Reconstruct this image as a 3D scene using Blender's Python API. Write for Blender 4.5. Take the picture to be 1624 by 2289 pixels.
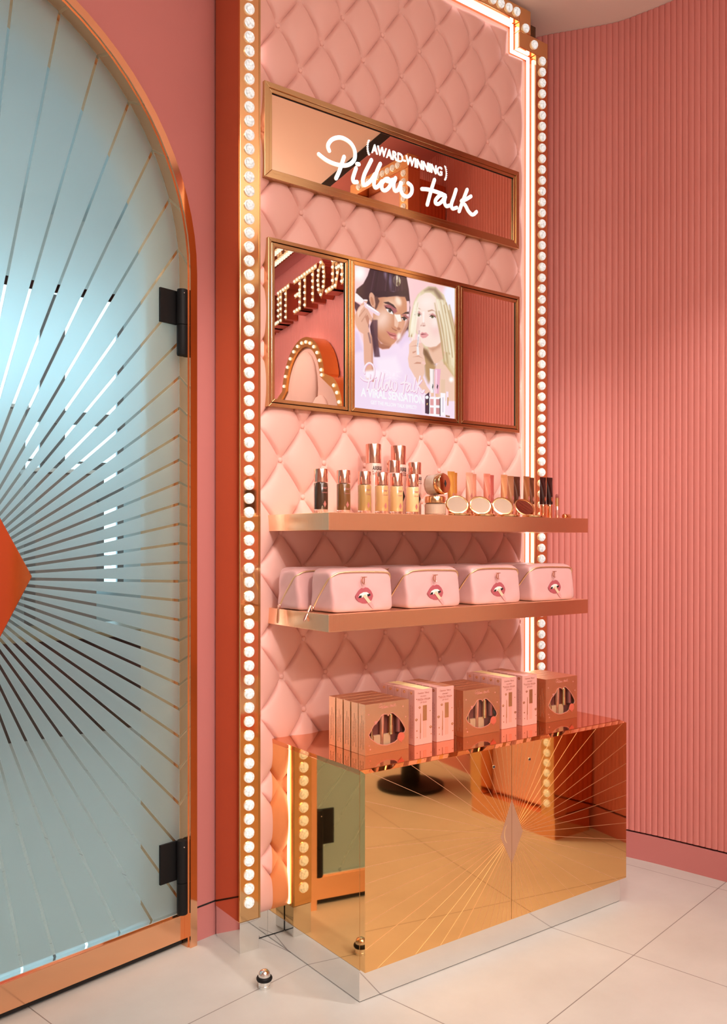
import bpy, math, random
import numpy as np
from mathutils import Matrix, Vector
random.seed(4)
for o in list(bpy.data.objects): bpy.data.objects.remove(o)
SC = bpy.context.scene
COL = SC.collection
R = math.radians
# ------------------------------------------------------------------ camera, world, lights, exposure
cd = bpy.data.cameras.new('camera'); cam = bpy.data.objects.new('camera', cd); COL.objects.link(cam)
YAW, PITCH, ROLL = 0.636462, -0.003154, 0.000621
_F = Vector((math.sin(YAW)*math.cos(PITCH), math.cos(YAW)*math.cos(PITCH), math.sin(PITCH)))
_R = Vector((math.cos(YAW), -math.sin(YAW), 0)); _U = _R.cross(_F)
_R2 = _R*math.cos(ROLL)+_U*math.sin(ROLL); _U2 = -_R*math.sin(ROLL)+_U*math.cos(ROLL)
m = Matrix((( _R2.x, _U2.x, -_F.x, 0), (_R2.y, _U2.y, -_F.y, 0), (_R2.z, _U2.z, -_F.z, 1.25), (0, 0, 0, 1)))
cam.matrix_world = m
cd.sensor_fit = 'VERTICAL'; cd.sensor_height = 36; cd.lens = 1943.2/2289*36
cd.shift_y = (1215.8-1144.5)/2289; cd.clip_start = .02
SC.camera = cam
SC.view_settings.view_transform = 'Standard'; SC.view_settings.look = 'None'
SC.view_settings.gamma = 1; SC.view_settings.use_curve_mapping = False
SC.view_settings.exposure = 0.0
W = bpy.data.worlds.new('world'); SC.world = W; W.use_nodes = True
W.node_tree.nodes['Background'].inputs[0].default_value = (1, .82, .74, 1)
W.node_tree.nodes['Background'].inputs[1].default_value = .12
def area(name, loc, rot, sx, sy, power, col):
    l = bpy.data.lights.new(name, 'AREA'); l.shape = 'RECTANGLE'; l.size = sx; l.size_y = sy; l.energy = power; l.color = col
    o = bpy.data.objects.new(name, l); COL.objects.link(o); o.location = loc; o.rotation_euler = rot; return o
def spot(name, loc, tgt, power, col, ang=60, blend=.5, rad=.03):
    l = bpy.data.lights.new(name, 'SPOT'); l.energy = power; l.color = col; l.spot_size = R(ang); l.spot_blend = blend; l.shadow_soft_size = rad
    o = bpy.data.objects.new(name, l); COL.objects.link(o); o.location = loc
    o.rotation_euler = (Vector(tgt)-Vector(loc)).to_track_quat('-Z', 'Y').to_euler(); return o
WARM = (1, .955, .91)
area('ceiling_glow', (.7, -.3, 3.30), (0, 0, 0), 2.2, 2.0, 44, WARM)
area('ceiling_glow_rear', (.6, -2.4, 3.30), (0, 0, 0), 2.2, 1.2, 75, WARM)
spot('downlight_display', (.35, -1.9, 3.22), (1.92, 2.3, 1.0), 265, WARM, 32, .55, .05)
spot('downlight_cabinet', (1.75, 1.35, 3.28), (1.75, 1.85, 0), 45, WARM, 52, .6, .03)
spot('downlight_floor', (2.20, .80, 3.28), (2.45, 1.9, .5), 100, WARM, 62, .6, .035)
spot('downlight_door', (.55, 1.15, 3.28), (.95, 2.2, .6), 62, WARM, 60, .7, .035)
spot('downlight_wall', (2.25, -.7, 3.28), (3.3, -.6, 1.6), 125, WARM, 70, .7, .04)
area('ceiling_fill', (1.5, -.5, 2.6), (R(180), 0, 0), 1.6, 1.2, 72, WARM)  # unseen area light added in mid-air to brighten the ceiling
area('hall_fill', (.2, 3.1, 4.1), (R(35), 0, 0), 4.0, .4, 120, (.92, .98, .96))  # area light added above the door, out of view, to brighten the hall

# ------------------------------------------------------------------ helpers
OFF = {}
def cr(pts, n=6, closed=False):
    P = [Vector(p) for p in pts]; out = []; N = len(P)
    for i in range(N if closed else N-1):
        a, b, c, d = (P[(i-1) % N] if closed or i else P[0]*2-P[1]), P[i], P[(i+1) % N], (P[(i+2) % N] if closed or i+2 < N else P[-1]*2-P[-2])
        for k in range(n):
            t = k/n
            out.append(.5*((2*b)+(c-a)*t+(2*a-5*b+4*c-d)*t*t+(3*b-a-3*c+d)*t**3))
    if not closed: out.append(P[-1])
    return out
class MB:
    def __init__(s): s.v = []; s.f = []; s.mi = []; s.cur = 0
    def add(s, v, f):
        n = len(s.v); s.v += [tuple(p) for p in v]; s.f += [tuple(i+n for i in q) for q in f]; s.mi += [s.cur]*len(f); return s
    def box(s, x0, x1, y0, y1, z0, z1):
        return s.add([(x, y, z) for z in (z0, z1) for y in (y0, y1) for x in (x0, x1)],
                     [(0, 2, 3, 1), (4, 5, 7, 6), (0, 1, 5, 4), (2, 6, 7, 3), (0, 4, 6, 2), (1, 3, 7, 5)])
    def prism(s, pts, fn, d0, d1):                       # outline (a,b) extruded from d0 to d1 through fn(a,b,d)
        n = len(pts)
        v = [fn(a, b, d0) for a, b in pts]+[fn(a, b, d1) for a, b in pts]
        return s.add(v, [tuple(range(n))[::-1], tuple(range(n, 2*n))]+[(i, (i+1) % n, n+(i+1) % n, n+i) for i in range(n)])
    def lathe(s, prof, c=(0, 0, 0), n=20, ax='z', cap=True):
        v = []; f = []
        for r, z in prof:
            for k in range(n):
                a = 2*math.pi*k/n; x, y = r*math.cos(a), r*math.sin(a)
                p = {'z': (x, y, z), 'y': (x, -z, y), 'x': (z, x, y)}[ax]
                v.append((c[0]+p[0], c[1]+p[1], c[2]+p[2]))
        for j in range(len(prof)-1):
            for k in range(n):
                q = (k+1) % n; f.append((j*n+k, j*n+q, (j+1)*n+q, (j+1)*n+k))
        if cap:
            f.append(tuple(range(n))[::-1]); f.append(tuple(range((len(prof)-1)*n, len(prof)*n)))
        return s.add(v, f)
    def tube(s, pts, r, n=8, closed=False, flat=None):
        P = [Vector(p) for p in pts]; N = len(P); v = []; f = []; up = None
        for i in range(N):
            t = (P[(i+1) % N]-P[i-1]) if (closed or 0 < i < N-1) else (P[1]-P[0] if i == 0 else P[-1]-P[-2])
            t = t.normalized() if t.length > 1e-9 else Vector((0, 0, 1))
            if up is None: up = t.orthogonal().normalized()
            up = (up-t*up.dot(t)).normalized(); w = t.cross(up)
            rr = r[i] if isinstance(r, (list, tuple)) else r
            for k in range(n):
                a = 2*math.pi*k/n; q = (up*math.cos(a)+w*math.sin(a))*rr
                if flat: q = Vector((q.x, q.y*flat, q.z))
                v.append(P[i]+q)
        for i in range(N if closed else N-1):
            for k in range(n):
                j = (i+1) % N; q = (k+1) % n; f.append((i*n+k, i*n+q, j*n+q, j*n+k))
        if not closed: f.append(tuple(range(n))[::-1]); f.append(tuple(range((N-1)*n, N*n)))
        return s.add(v, f)
    def grid(s, fn, nu, nv, flip=False):
        v = [fn(i/nu, j/nv) for j in range(nv+1) for i in range(nu+1)]
        f = []
        for j in range(nv):
            for i in range(nu):
                a = j*(nu+1)+i; q = (a, a+1, a+nu+2, a+nu+1); f.append(q[::-1] if flip else q)
        return s.add(v, f)
    def ball(s, c, r, n=12, sq=(1, 1, 1)):
        pr = [(max(1e-4, math.sin(math.pi*k/(n//2))), -math.cos(math.pi*k/(n//2))) for k in range(n//2+1)]
        i0 = len(s.v); s.lathe(pr, (0, 0, 0), n)
        s.v[i0:] = [(c[0]+p[0]*r*sq[0], c[1]+p[1]*r*sq[1], c[2]+p[2]*r*sq[2]) for p in s.v[i0:]]
        return s
    def rbox(s, x0, x1, y0, y1, z0, z1, r, k=5):         # box with rounded vertical edges
        pts = []
        for cx, cy, a0 in ((x1-r, y1-r, 0), (x0+r, y1-r, 90), (x0+r, y0+r, 180), (x1-r, y0+r, 270)):
            for i in range(k+1): a = R(a0+90*i/k); pts.append((cx+r*math.cos(a), cy+r*math.sin(a)))
        return s.prism(pts, lambda a, b, d: (a, b, d), z0, z1)
    def xf(s, M, i0=0): s.v[i0:] = [tuple(M @ Vector(p)) for p in s.v[i0:]]; return s
    def build(s, name, mat, parent=None, smooth=None, bevel=0, seg=2):
        me = bpy.data.meshes.new(name); o0 = OFF.get(parent.name, Vector()) if parent else Vector()
        me.from_pydata([(p[0]-o0[0], p[1]-o0[1], p[2]-o0[2]) for p in s.v], [], s.f); me.validate()
        for mm in (mat if isinstance(mat, (list, tuple)) else [mat]): me.materials.append(mm)
        if any(s.mi) and len(me.polygons) == len(s.mi): me.polygons.foreach_set('material_index', s.mi)
        if smooth is not None:
            me.polygons.foreach_set('use_smooth', [True]*len(me.polygons)); me.set_sharp_from_angle(angle=R(smooth))
        return link(name, me, parent, bevel, seg)
def link(name, me, parent=None, bevel=0, seg=2):
    o = bpy.data.objects.new(name, me); COL.objects.link(o)
    if parent: o.parent = parent; OFF[o.name] = OFF.get(parent.name, Vector())
    else: OFF[o.name] = Vector()
    if bevel:
        b = o.modifiers.new('bevel', 'BEVEL'); b.width = bevel; b.segments = seg; b.limit_method = 'ANGLE'; b.angle_limit = R(35)
    return o
def tag(o, label=None, cat=None, group=None, kind=None):
    if label: o['label'] = label
    if cat: o['category'] = cat
    if group: o['group'] = group
    if kind: o['kind'] = kind
    return o
def thing(name, loc, label, cat, group=None):
    o = bpy.data.objects.new(name, None); COL.objects.link(o); o.location = loc; o.empty_display_size = .05
    OFF[o.name] = Vector(loc); return tag(o, label, cat, group)
def struct(o): o['kind'] = 'structure'; return o
def dup(root, loc, label=None, rz=None):
    r = root.copy(); COL.objects.link(r); r.location = loc; OFF[r.name] = Vector(loc)
    if rz is not None: r.rotation_euler = (0, 0, rz)
    if label: r['label'] = label
    for ch in list(root.children):
        c = ch.copy(); COL.objects.link(c); c.parent = r; OFF[c.name] = Vector(loc)
        for g in ch.children:
            d = g.copy(); COL.objects.link(d); d.parent = c
    return r
def curve_mesh(name, cu):
    o = bpy.data.objects.new(name, cu); COL.objects.link(o); bpy.context.view_layer.update()
    me = bpy.data.meshes.new_from_object(o.evaluated_get(bpy.context.evaluated_depsgraph_get()))
    bpy.data.objects.remove(o); bpy.data.curves.remove(cu); return me
def XZ(y0): return lambda a, b, d: (a, y0-d, b)           # drawing plane facing the room (-Y)
def text(name, s, x0, x1, z0, z1, fn, mat, parent, bold=0.0, ext=.0006):
    cu = bpy.data.curves.new(name, 'FONT'); cu.body = s; cu.size = 1; cu.offset = bold; cu.resolution_u = 3; cu.extrude = .01
    me = curve_mesh(name, cu); n = len(me.vertices)
    co = np.zeros(n*3); me.vertices.foreach_get('co', co); co = co.reshape(-1, 3); a = co.min(0); b = co.max(0)
    o0 = OFF.get(parent.name, Vector())
    out = []
    for p in co:
        q = fn(x0+(p[0]-a[0])/(b[0]-a[0])*(x1-x0), z0+(p[1]-a[1])/(b[1]-a[1])*(z1-z0), (p[2]-a[2])/(b[2]-a[2])*ext)
        out += [q[0]-o0[0], q[1]-o0[1], q[2]-o0[2]]
    me.vertices.foreach_set('co', out); me.update(); me.materials.clear(); me.materials.append(mat)
    return link(name, me, parent)
def shape(name, loops, fn, d0, d1, mat, parent=None, mb=None, smooth=None):   # filled outline with holes
    cu = bpy.data.curves.new(name, 'CURVE'); cu.dimensions = '2D'; cu.fill_mode = 'BOTH'; cu.extrude = .5
    for L in loops:
        sp = cu.splines.new('POLY'); sp.points.add(len(L)-1); sp.use_cyclic_u = True
        for i, p in enumerate(L): sp.points[i].co = (p[0], p[1], 0, 1)
    me = curve_mesh(name, cu)
    v = [fn(p.co.x, p.co.y, d0+(p.co.z+.5)*(d1-d0)) for p in me.vertices]; f = [tuple(p.vertices) for p in me.polygons]
    bpy.data.meshes.remove(me); b = mb or MB(); b.add(v, f)
    return b if mb else b.build(name, mat, parent, smooth)
def circ(cx, cz, r, n=24, a0=0, a1=360, rz=None):
    e = n if a1-a0 >= 360 else n-1
    return [(cx+r*math.cos(R(a0+(a1-a0)*k/e)), cz+(rz or r)*math.sin(R(a0+(a1-a0)*k/e))) for k in range(n)]
# ------------------------------------------------------------------ materials
def mat(name, col, rough=.5, metal=0, noise=0, nscale=40, bump=0, bscale=200, emit=None, es=0, trans=0, ior=1.45, coat=0, spec=.5, aniso=0, sheen=0, stretch=None):
    m = bpy.data.materials.new(name); m.use_nodes = True; t = m.node_tree; b = t.nodes['Principled BSDF']
    b.inputs['Base Color'].default_value = (*col, 1); b.inputs['Roughness'].default_value = rough; b.inputs['Metallic'].default_value = metal
    b.inputs['Transmission Weight'].default_value = trans; b.inputs['IOR'].default_value = ior; b.inputs['Coat Weight'].default_value = coat
    b.inputs['Specular IOR Level'].default_value = spec; b.inputs['Anisotropic'].default_value = aniso
    if sheen: b.inputs['Sheen Weight'].default_value = sheen
    if emit: b.inputs['Emission Color'].default_value = (*emit, 1); b.inputs['Emission Strength'].default_value = es
    if noise or bump:
        tc = t.nodes.new('ShaderNodeTexCoord'); mp = t.nodes.new('ShaderNodeMapping'); t.links.new(tc.outputs['Object'], mp.inputs[0])
        if stretch: mp.inputs['Scale'].default_value = stretch
    if noise:
        n = t.nodes.new('ShaderNodeTexNoise'); n.inputs['Scale'].default_value = nscale; n.inputs['Detail'].default_value = 4
        t.links.new(mp.outputs[0], n.inputs[0])
        x = t.nodes.new('ShaderNodeMix'); x.data_type = 'RGBA'; x.blend_type = 'MULTIPLY'; x.inputs[0].default_value = noise
        x.inputs[6].default_value = (*col, 1)
        r = t.nodes.new('ShaderNodeValToRGB'); r.color_ramp.elements[0].position = .3; r.color_ramp.elements[1].position = .7
        r.color_ramp.elements[0].color = (.6, .58, .56, 1); t.links.new(n.outputs['Fac'], r.inputs[0]); t.links.new(r.outputs[0], x.inputs[7])
        t.links.new(x.outputs[2], b.inputs['Base Color'])
    if bump:
        n = t.nodes.new('ShaderNodeTexNoise'); n.inputs['Scale'].default_value = bscale; n.inputs['Detail'].default_value = 3
        t.links.new(mp.outputs[0], n.inputs[0])
        u = t.nodes.new('ShaderNodeBump'); u.inputs['Strength'].default_value = bump; u.inputs['Distance'].default_value = .002
        t.links.new(n.outputs['Fac'], u.inputs['Height']); t.links.new(u.outputs[0], b.inputs['Normal'])
    return m
def emis(name, col, s):
    m = bpy.data.materials.new(name); m.use_nodes = True; t = m.node_tree; t.nodes.clear()
    e = t.nodes.new('ShaderNodeEmission'); e.inputs[0].default_value = (*col, 1); e.inputs[1].default_value = s
    o = t.nodes.new('ShaderNodeOutputMaterial'); t.links.new(e.outputs[0], o.inputs[0]); return m
PINK = mat('pink_paint', (.57, .195, .180), .55, noise=.05, nscale=3, bump=.06, bscale=300)
RIB = mat('pink_fluted_panel', (.63, .210, .180), .5, bump=.05, bscale=250)
CEIL = mat('ceiling_paint', (.84, .70, .62), .8, noise=.06, nscale=2)
VELVET = mat('blush_upholstery', (.80, .445, .38), .46, bump=.04, bscale=900, spec=.35, sheen=.15)
GOLDM = mat('gold_mirror', (.93, .56, .23), .035, 1, noise=.03, nscale=2)
GOLDP = mat('gold_post', (.86, .52, .25), .09, 1, bump=.03, bscale=12)
ROSE = mat('rose_mirror', (.80, .36, .16), .05, 1)
ROSED = mat('deep_rose_mirror', (.66, .26, .10), .07, 1)
BRUSH = mat('brushed_copper', (.95, .64, .42), .27, 1, bump=.12, bscale=6, aniso=.5, stretch=(60, 60, 1))
COPPER = mat('copper_polished', (.92, .50, .29), .10, 1)
CHROME = mat('chrome', (.86, .85, .83), .05, 1)
BRONZE = mat('bronze_frame', (.60, .41, .21), .17, 1)
DARK = mat('dark_gap', (.012, .01, .01), .7)
BLACK = mat('black_hinge', (.010, .009, .009), .5, bump=.05, bscale=500, spec=.2)
MIR_B = mat('bronze_tint_mirror', (.92, .64, .46), .01, 1)
MIR_R = mat('warm_tint_mirror', (.97, .74, .62), .01, 1)
MIR_C = mat('clear_mirror', (.86, .74, .72), .01, 1)
WHITE_L = emis('lit_lettering', (.95, .97, 1), 1.6)
LED = emis('led_strip', (1, .78, .79), 4.5)
BEIGE = mat('beige_reveal', (.88, .56, .34), .7)
def bulb_mat():
    m = bpy.data.materials.new('bulb_lens'); m.use_nodes = True; t = m.node_tree; b = t.nodes['Principled BSDF']
    tc = t.nodes.new('ShaderNodeTexCoord'); v = t.nodes.new('ShaderNodeTexVoronoi'); v.inputs['Scale'].default_value = 150
    r = t.nodes.new('ShaderNodeValToRGB'); r.color_ramp.elements[0].color = (1, 1, .97, 1); r.color_ramp.elements[1].color = (.42, .44, .42, 1)
    r.color_ramp.elements[0].position = .35; r.color_ramp.elements[1].position = .95
    t.links.new(tc.outputs['Object'], v.inputs[0]); t.links.new(v.outputs['Distance'], r.inputs[0])
    b.inputs['Base Color'].default_value = (.45, .45, .44, 1); b.inputs['Roughness'].default_value = .08
    t.links.new(r.outputs[0], b.inputs['Emission Color']); b.inputs['Emission Strength'].default_value = .66
    return m
BULB = bulb_mat()
CUP = mat('bulb_cup', (.75, .72, .66), .15, .6, emit=(1, .93, .8), es=.35)
def floor_mat():
    m = bpy.data.materials.new('cream_floor_tiles'); m.use_nodes = True; t = m.node_tree; b = t.nodes['Principled BSDF']; N = t.nodes.new; L = t.links.new
    tc = N('ShaderNodeTexCoord'); mp = N('ShaderNodeMapping'); mp.vector_type = 'TEXTURE'; mp.inputs['Rotation'].default_value = (0, 0, R(11.2)); L(tc.outputs['Object'], mp.inputs[0])
    sx = N('ShaderNodeSeparateXYZ'); L(mp.outputs[0], sx.inputs[0])
    def joint(sock, off):
        a = N('ShaderNodeMath'); a.operation = 'SUBTRACT'; a.inputs[1].default_value = off; L(sock, a.inputs[0])
        d = N('ShaderNodeMath'); d.operation = 'DIVIDE'; d.inputs[1].default_value = .685; L(a.outputs[0], d.inputs[0])
        f = N('ShaderNodeMath'); f.operation = 'FRACT'; L(d.outputs[0], f.inputs[0])
        q = N('ShaderNodeMath'); q.operation = 'PINGPONG'; q.inputs[1].default_value = .5; L(d.outputs[0], q.inputs[0])
        c = N('ShaderNodeMath'); c.operation = 'LESS_THAN'; c.inputs[1].default_value = .0022; L(q.outputs[0], c.inputs[0]); return c.outputs[0]
    j = N('ShaderNodeMath'); j.operation = 'MAXIMUM'; L(joint(sx.outputs[0], 2.487), j.inputs[0]); L(joint(sx.outputs[1], 1.162), j.inputs[1])
    n = N('ShaderNodeTexNoise'); n.inputs['Scale'].default_value = 2.2; n.inputs['Detail'].default_value = 6; n.inputs['Roughness'].default_value = .62; L(tc.outputs['Object'], n.inputs[0])
    r = N('ShaderNodeValToRGB'); r.color_ramp.elements[0].position = .3; r.color_ramp.elements[1].position = .72
    r.color_ramp.elements[0].color = (.455, .43, .39, 1); r.color_ramp.elements[1].color = (.55, .53, .49, 1); L(n.outputs['Fac'], r.inputs[0])
    x = N('ShaderNodeMix'); x.data_type = 'RGBA'; L(j.outputs[0], x.inputs[0]); L(r.outputs[0], x.inputs[6]); x.inputs[7].default_value = (.22, .19, .17, 1)
    L(x.outputs[2], b.inputs['Base Color']); b.inputs['Roughness'].default_value = .38; b.inputs['Specular IOR Level'].default_value = .4
    return m
FLOOR = floor_mat()
FILM = mat('frosted_film', (.88, .97, .99), .36, trans=1, ior=1.4)
def _film():
    t = FILM.node_tree; p = t.nodes['Principled BSDF']; o = t.nodes['Material Output']; N = t.nodes.new
    tl = N('ShaderNodeBsdfTranslucent'); tl.inputs[0].default_value = (.84, .92, .92, 1); df = N('ShaderNodeBsdfDiffuse'); df.inputs[0].default_value = (.7, .72, .7, 1)
    m0 = N('ShaderNodeMixShader'); m0.inputs[0].default_value = .15; t.links.new(tl.outputs[0], m0.inputs[1]); t.links.new(df.outputs[0], m0.inputs[2])
    m1 = N('ShaderNodeMixShader'); m1.inputs[0].default_value = .30; t.links.new(p.outputs[0], m1.inputs[1]); t.links.new(m0.outputs[0], m1.inputs[2]); t.links.new(m1.outputs[0], o.inputs[0])
_film()
def clear_mat():
    m = bpy.data.materials.new('clear_glass'); m.use_nodes = True; t = m.node_tree; t.nodes.clear(); N = t.nodes.new; L = t.links.new
    tr = N('ShaderNodeBsdfTransparent'); tr.inputs[0].default_value = (.9, .94, .93, 1); g = N('ShaderNodeBsdfGlossy'); g.inputs['Roughness'].default_value = .01
    lw = N('ShaderNodeLayerWeight'); lw.inputs[0].default_value = .5; pw = N('ShaderNodeMath'); pw.operation = 'POWER'; pw.inputs[1].default_value = 4; L(lw.outputs['Facing'], pw.inputs[0]); fr = N('ShaderNodeMath'); fr.operation = 'MULTIPLY_ADD'; fr.inputs[1].default_value = .6; fr.inputs[2].default_value = .03; L(pw.outputs[0], fr.inputs[0]); mx = N('ShaderNodeMixShader'); L(fr.outputs[0], mx.inputs[0]); L(tr.outputs[0], mx.inputs[1]); L(g.outputs[0], mx.inputs[2])
    o = N('ShaderNodeOutputMaterial'); L(mx.outputs[0], o.inputs[0]); return m
CLEAR = clear_mat()
# ------------------------------------------------------------------ room shell
CREAMW = mat('cream_paint', (.80, .70, .62), .7, noise=.05, nscale=2)
fl = MB().add([(-3.2, -3.8, 0), (4.2, -3.8, 0), (4.2, 9.2, 0), (-3.2, 9.2, 0), (-3.2, -3.8, -.06), (4.2, -3.8, -.06), (4.2, 9.2, -.06), (-3.2, 9.2, -.06)],
              [(0, 1, 2, 3), (7, 6, 5, 4), (0, 4, 5, 1), (1, 5, 6, 2), (2, 6, 7, 3), (3, 7, 4, 0)]).build('floor', FLOOR); struct(fl)
struct(MB().box(-3.2, 4.2, -3.8, 2.75, 3.32, 3.42).build('ceiling', CEIL))
struct(MB().box(-3.2, 4.2, -3.86, -3.8, 0, 3.32).build('wall_back', CREAMW))
struct(MB().box(-3.26, -3.2, -3.8, 2.9, 0, 3.32).build('wall_left', CREAMW))
sf = MB(); sf.prism([(2.712+.0, 1.45), (3.6, 1.45), (4.1, -3.79), (3.51, -3.79)], lambda a, b, d: (a, b, d), 3.31, 3.3199); struct(sf.build('trim_4', PINK))
sk_ = MB(); sk_.prism([(2.655, 1.45), (2.711, 1.45), (3.51, -3.79), (3.45, -3.79)], lambda a, b, d: (a, b, d), 3.314, 3.3199); struct(sk_.build('trim_5', DARK))
# wall beside the display, holding the arched door; local frame s (along), z, d (towards the room)
TH = R(11.3); P0 = Vector((1.26, 2.50, 0)); TV = Vector((math.cos(TH), math.sin(TH), 0)); NV = Vector((math.sin(TH), -math.cos(TH), 0))
def DW(s, z, d): p = P0+TV*s+NV*d; return (p.x, p.y, z)
SCX, ZC, RO = -.822, 2.07, .735
out = [(-4.6, 0), (SCX-RO, 0), (SCX-RO, ZC)]+circ(SCX, ZC, RO, 40, 180, 0)[1:-1]+[(SCX+RO, ZC), (SCX+RO, 0), (.075, 0), (.075, 3.32), (-4.6, 3.32)]
wf = MB(); shape('w', [out], DW, -.20, 0, PINK, mb=wf)
wfo = struct(wf.build('wall_front', PINK, smooth=30))
# narrow groove above the skirting
g = MB().prism([(-.083, .104), (.03, .104), (.03, .109), (-.083, .109)], DW, -.0, .0012); gr = g.build('trim_1', DARK); struct(gr)
# arched copper casing round the door
def arch(r, z0=0.0, n=40): return [(SCX+r, z0), (SCX+r, ZC)]+circ(SCX, ZC, r, n, 0, 180)[1:-1]+[(SCX-r, ZC), (SCX-r, z0)]
cs = MB()
for ri, ro, d0, d1 in ((.713, .738, -.055, .022), (.7095, .7135, -.07, .012)):
    A, B = arch(ri), arch(ro); n = len(A)
    v = [DW(*p, d) for d in (d0, d1) for L in (A, B) for p in L]; f = []
    for i in range(n-1):
        f += [(i, i+1, n+i+1, n+i), (2*n+i, 3*n+i, 3*n+i+1, 2*n+i+1), (i, 2*n+i, 2*n+i+1, i+1), (n+i, n+i+1, 3*n+i+1, 3*n+i)]
    f += [(0, n, 3*n, 2*n), (n-1, 3*n-1, 4*n-1, 2*n-1)]; cs.add(v, f)
struct(cs.build('trim_2', COPPER, smooth=30))
rv = MB(); A = arch(.712); n = len(A)
v = [DW(*p, d) for d in (-.06, -.215) for p in A]
rv.add(v, [(i, i+1, n+i+1, n+i) for i in range(n-1)]); rv2 = rv.build('trim_3', BEIGE, smooth=30); struct(rv2)
sm = rv2.modifiers.new('solid', 'SOLIDIFY'); sm.thickness = .02; sm.offset = 1
# the hall behind the glass
struct(MB().box(-3.2, 4.2, 8.0, 8.1, 0, 4.2).build('wall_hall', mat('hall_paint', (.62, .68, .68), .8)))
struct(MB().box(-3.26, -3.2, 2.9, 8.1, 0, 4.2).build('wall_hall_left', mat('hall_paint_left', (.6, .64, .64), .8)))
struct(MB().box(4.2, 4.26, 2.9, 8.1, 0, 4.2).build('wall_hall_right', mat('hall_paint_right', (.6, .64, .64), .8)))
struct(MB().box(-3.2, 4.2, 2.75, 8.1, 4.2, 4.3).build('ceiling_hall', mat('hall_ceiling', (.55, .6, .6), .8)))
w1 = MB().box(-1.9, 3.0, 7.94, 7.99, .85, 3.5).build('hall_glow_pane', emis('bluish_glow', (.47, .80, .96), 4.4)); struct(w1)  # glowing pane added behind the door to backlight the frosted film bluish
wfm = MB()
for x in (-1.95, -.75, .45, 1.7, 2.98): wfm.box(x, x+.06, 7.90, 7.94, .8, 3.55)
wfm.box(-1.95, 3.04, 7.90, 7.94, .80, .86)
for z in (1.05, 1.32, 1.62, 1.95, 2.3): wfm.box(-1.95, 3.04, 7.86, 7.90, z, z+.07+.05*math.sin(z*9))
for k in range(13): x = -1.8+.37*k; wfm.box(x, x+.17+.05*math.sin(k*7), 7.88, 7.92, .85, 2.7+.75*math.sin(k*3)); wfm.box(-1.95, 3.04, 7.90, 7.94, 3.48, 3.55)
wfm.build('glow_pane_bars', mat('grey_bars', (.25, .26, .27), .4), w1)  # bars added to break up the glowing pane behind the clear rays
ct = thing('counter', (.6, 5.9, 0), 'dark brown counter in the hall seen through the clear rays of the glass door', 'counter')
MB().box(-1.3, 2.3, 5.6, 6.2, 0, .62).build('body', mat('dark_wood', (.045, .018, .012), .4, noise=.3, nscale=6), ct, bevel=.01)
MB().box(-1.34, 2.34, 5.56, 6.24, .62, .66).build('worktop', mat('counter_top', (.30, .21, .12), .3), ct, bevel=.005)
def kiosk(x, y, w, h, c, label):
    k = thing('display_stand', (x, y, 0), label, 'stand')
    MB().box(x-w/2, x+w/2, y-.15, y+.15, 0, h).build('body', mat('stand_'+c[0], c[1], .5), k, bevel=.01)
    MB().box(x-w/2-.02, x+w/2+.02, y-.17, y+.17, h, h+.03).build('top', mat('stand_top_'+c[0], (.8, .8, .8), .4), k, bevel=.005)
kiosk(1.35, 6.9, .5, 1.25, ('grey', (.10, .10, .12)), 'tall grey display stand in the hall, furthest right behind the glass')
kiosk(2.05, 6.6, .45, 1.75, ('taupe', (.30, .24, .22)), 'tall taupe display stand in the hall near the right edge of the glass')
kiosk(.75, 6.4, .35, 1.5, ('slate', (.16, .17, .2)), 'slim slate display stand in the hall, between the grey and black stands')
kiosk(-.6, 7.0, .5, 2.1, ('bark', (.07, .045, .035)), 'tall dark brown display stand in the hall, leftmost behind the glass')
kiosk(1.75, 7.3, .4, 2.3, ('stone', (.45, .45, .44)), 'tall pale stone display stand in the hall behind the taupe one')
kiosk(.2, 7.2, .7, 1.05, ('black', (.03, .025, .03)), 'wide black display stand in the hall behind the middle of the glass door')
# glass door leaf
door = bpy.data.objects.new('door_1', None); COL.objects.link(door); door.location = DW(-.12, 0, -.03); OFF['door_1'] = Vector(door.location); struct(door)
RG = .7085
outl = [(SCX-RG, .10), (SCX+RG, .10), (SCX+RG, ZC)]+circ(SCX, ZC, RG, 48, 0, 180)[1:-1]+[(SCX-RG, ZC)]
MB().prism(outl, DW, -.040, -.031).build('glass_pane', CLEAR, door)
def clip(poly, nx, nz, c):                                # keep nx*x+nz*z <= c
    o = []
    for i in range(len(poly)):
        a, b = poly[i], poly[(i+1) % len(poly)]; da, db = nx*a[0]+nz*a[1]-c, nx*b[0]+nz*b[1]-c
        if da <= 0: o.append(a)
        if da*db < 0: t = da/(da-db); o.append((a[0]+(b[0]-a[0])*t, a[1]+(b[1]-a[1])*t))
    return o
CX, CZ = -.815, 1.158; hw = .0041
film = MB(); NR = 75
for k in range(NR):
    a0, a1 = R(-2.7+k*360/NR), R(-2.7+(k+1)*360/NR)
    P = outl
    n0 = (math.sin(a0), -math.cos(a0)); n1 = (-math.sin(a1), math.cos(a1))
    P = clip(P, n0[0], n0[1], n0[0]*CX+n0[1]*CZ-hw); P = clip(P, n1[0], n1[1], n1[0]*CX+n1[1]*CZ-hw)
    P = [p for i, p in enumerate(P) if math.dist(p, P[i-1]) > 1e-6]
    if len(P) > 2: film.prism(P, DW, -.0305, -.0285)
film.build('frosted_sunburst_film', FILM, door)
MB().prism([(-1.53, .022), (-.112, .022), (-.112, .099), (-1.53, .099)], DW, -.046, -.004).build('kick_plate', COPPER, door, bevel=.0015)
MB().prism([(-1.53, .099), (-.114, .099), (-.114, .1045), (-1.53, .1045)], DW, -.044, -.012).build('glazing_bead', CHROME, door)
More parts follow.
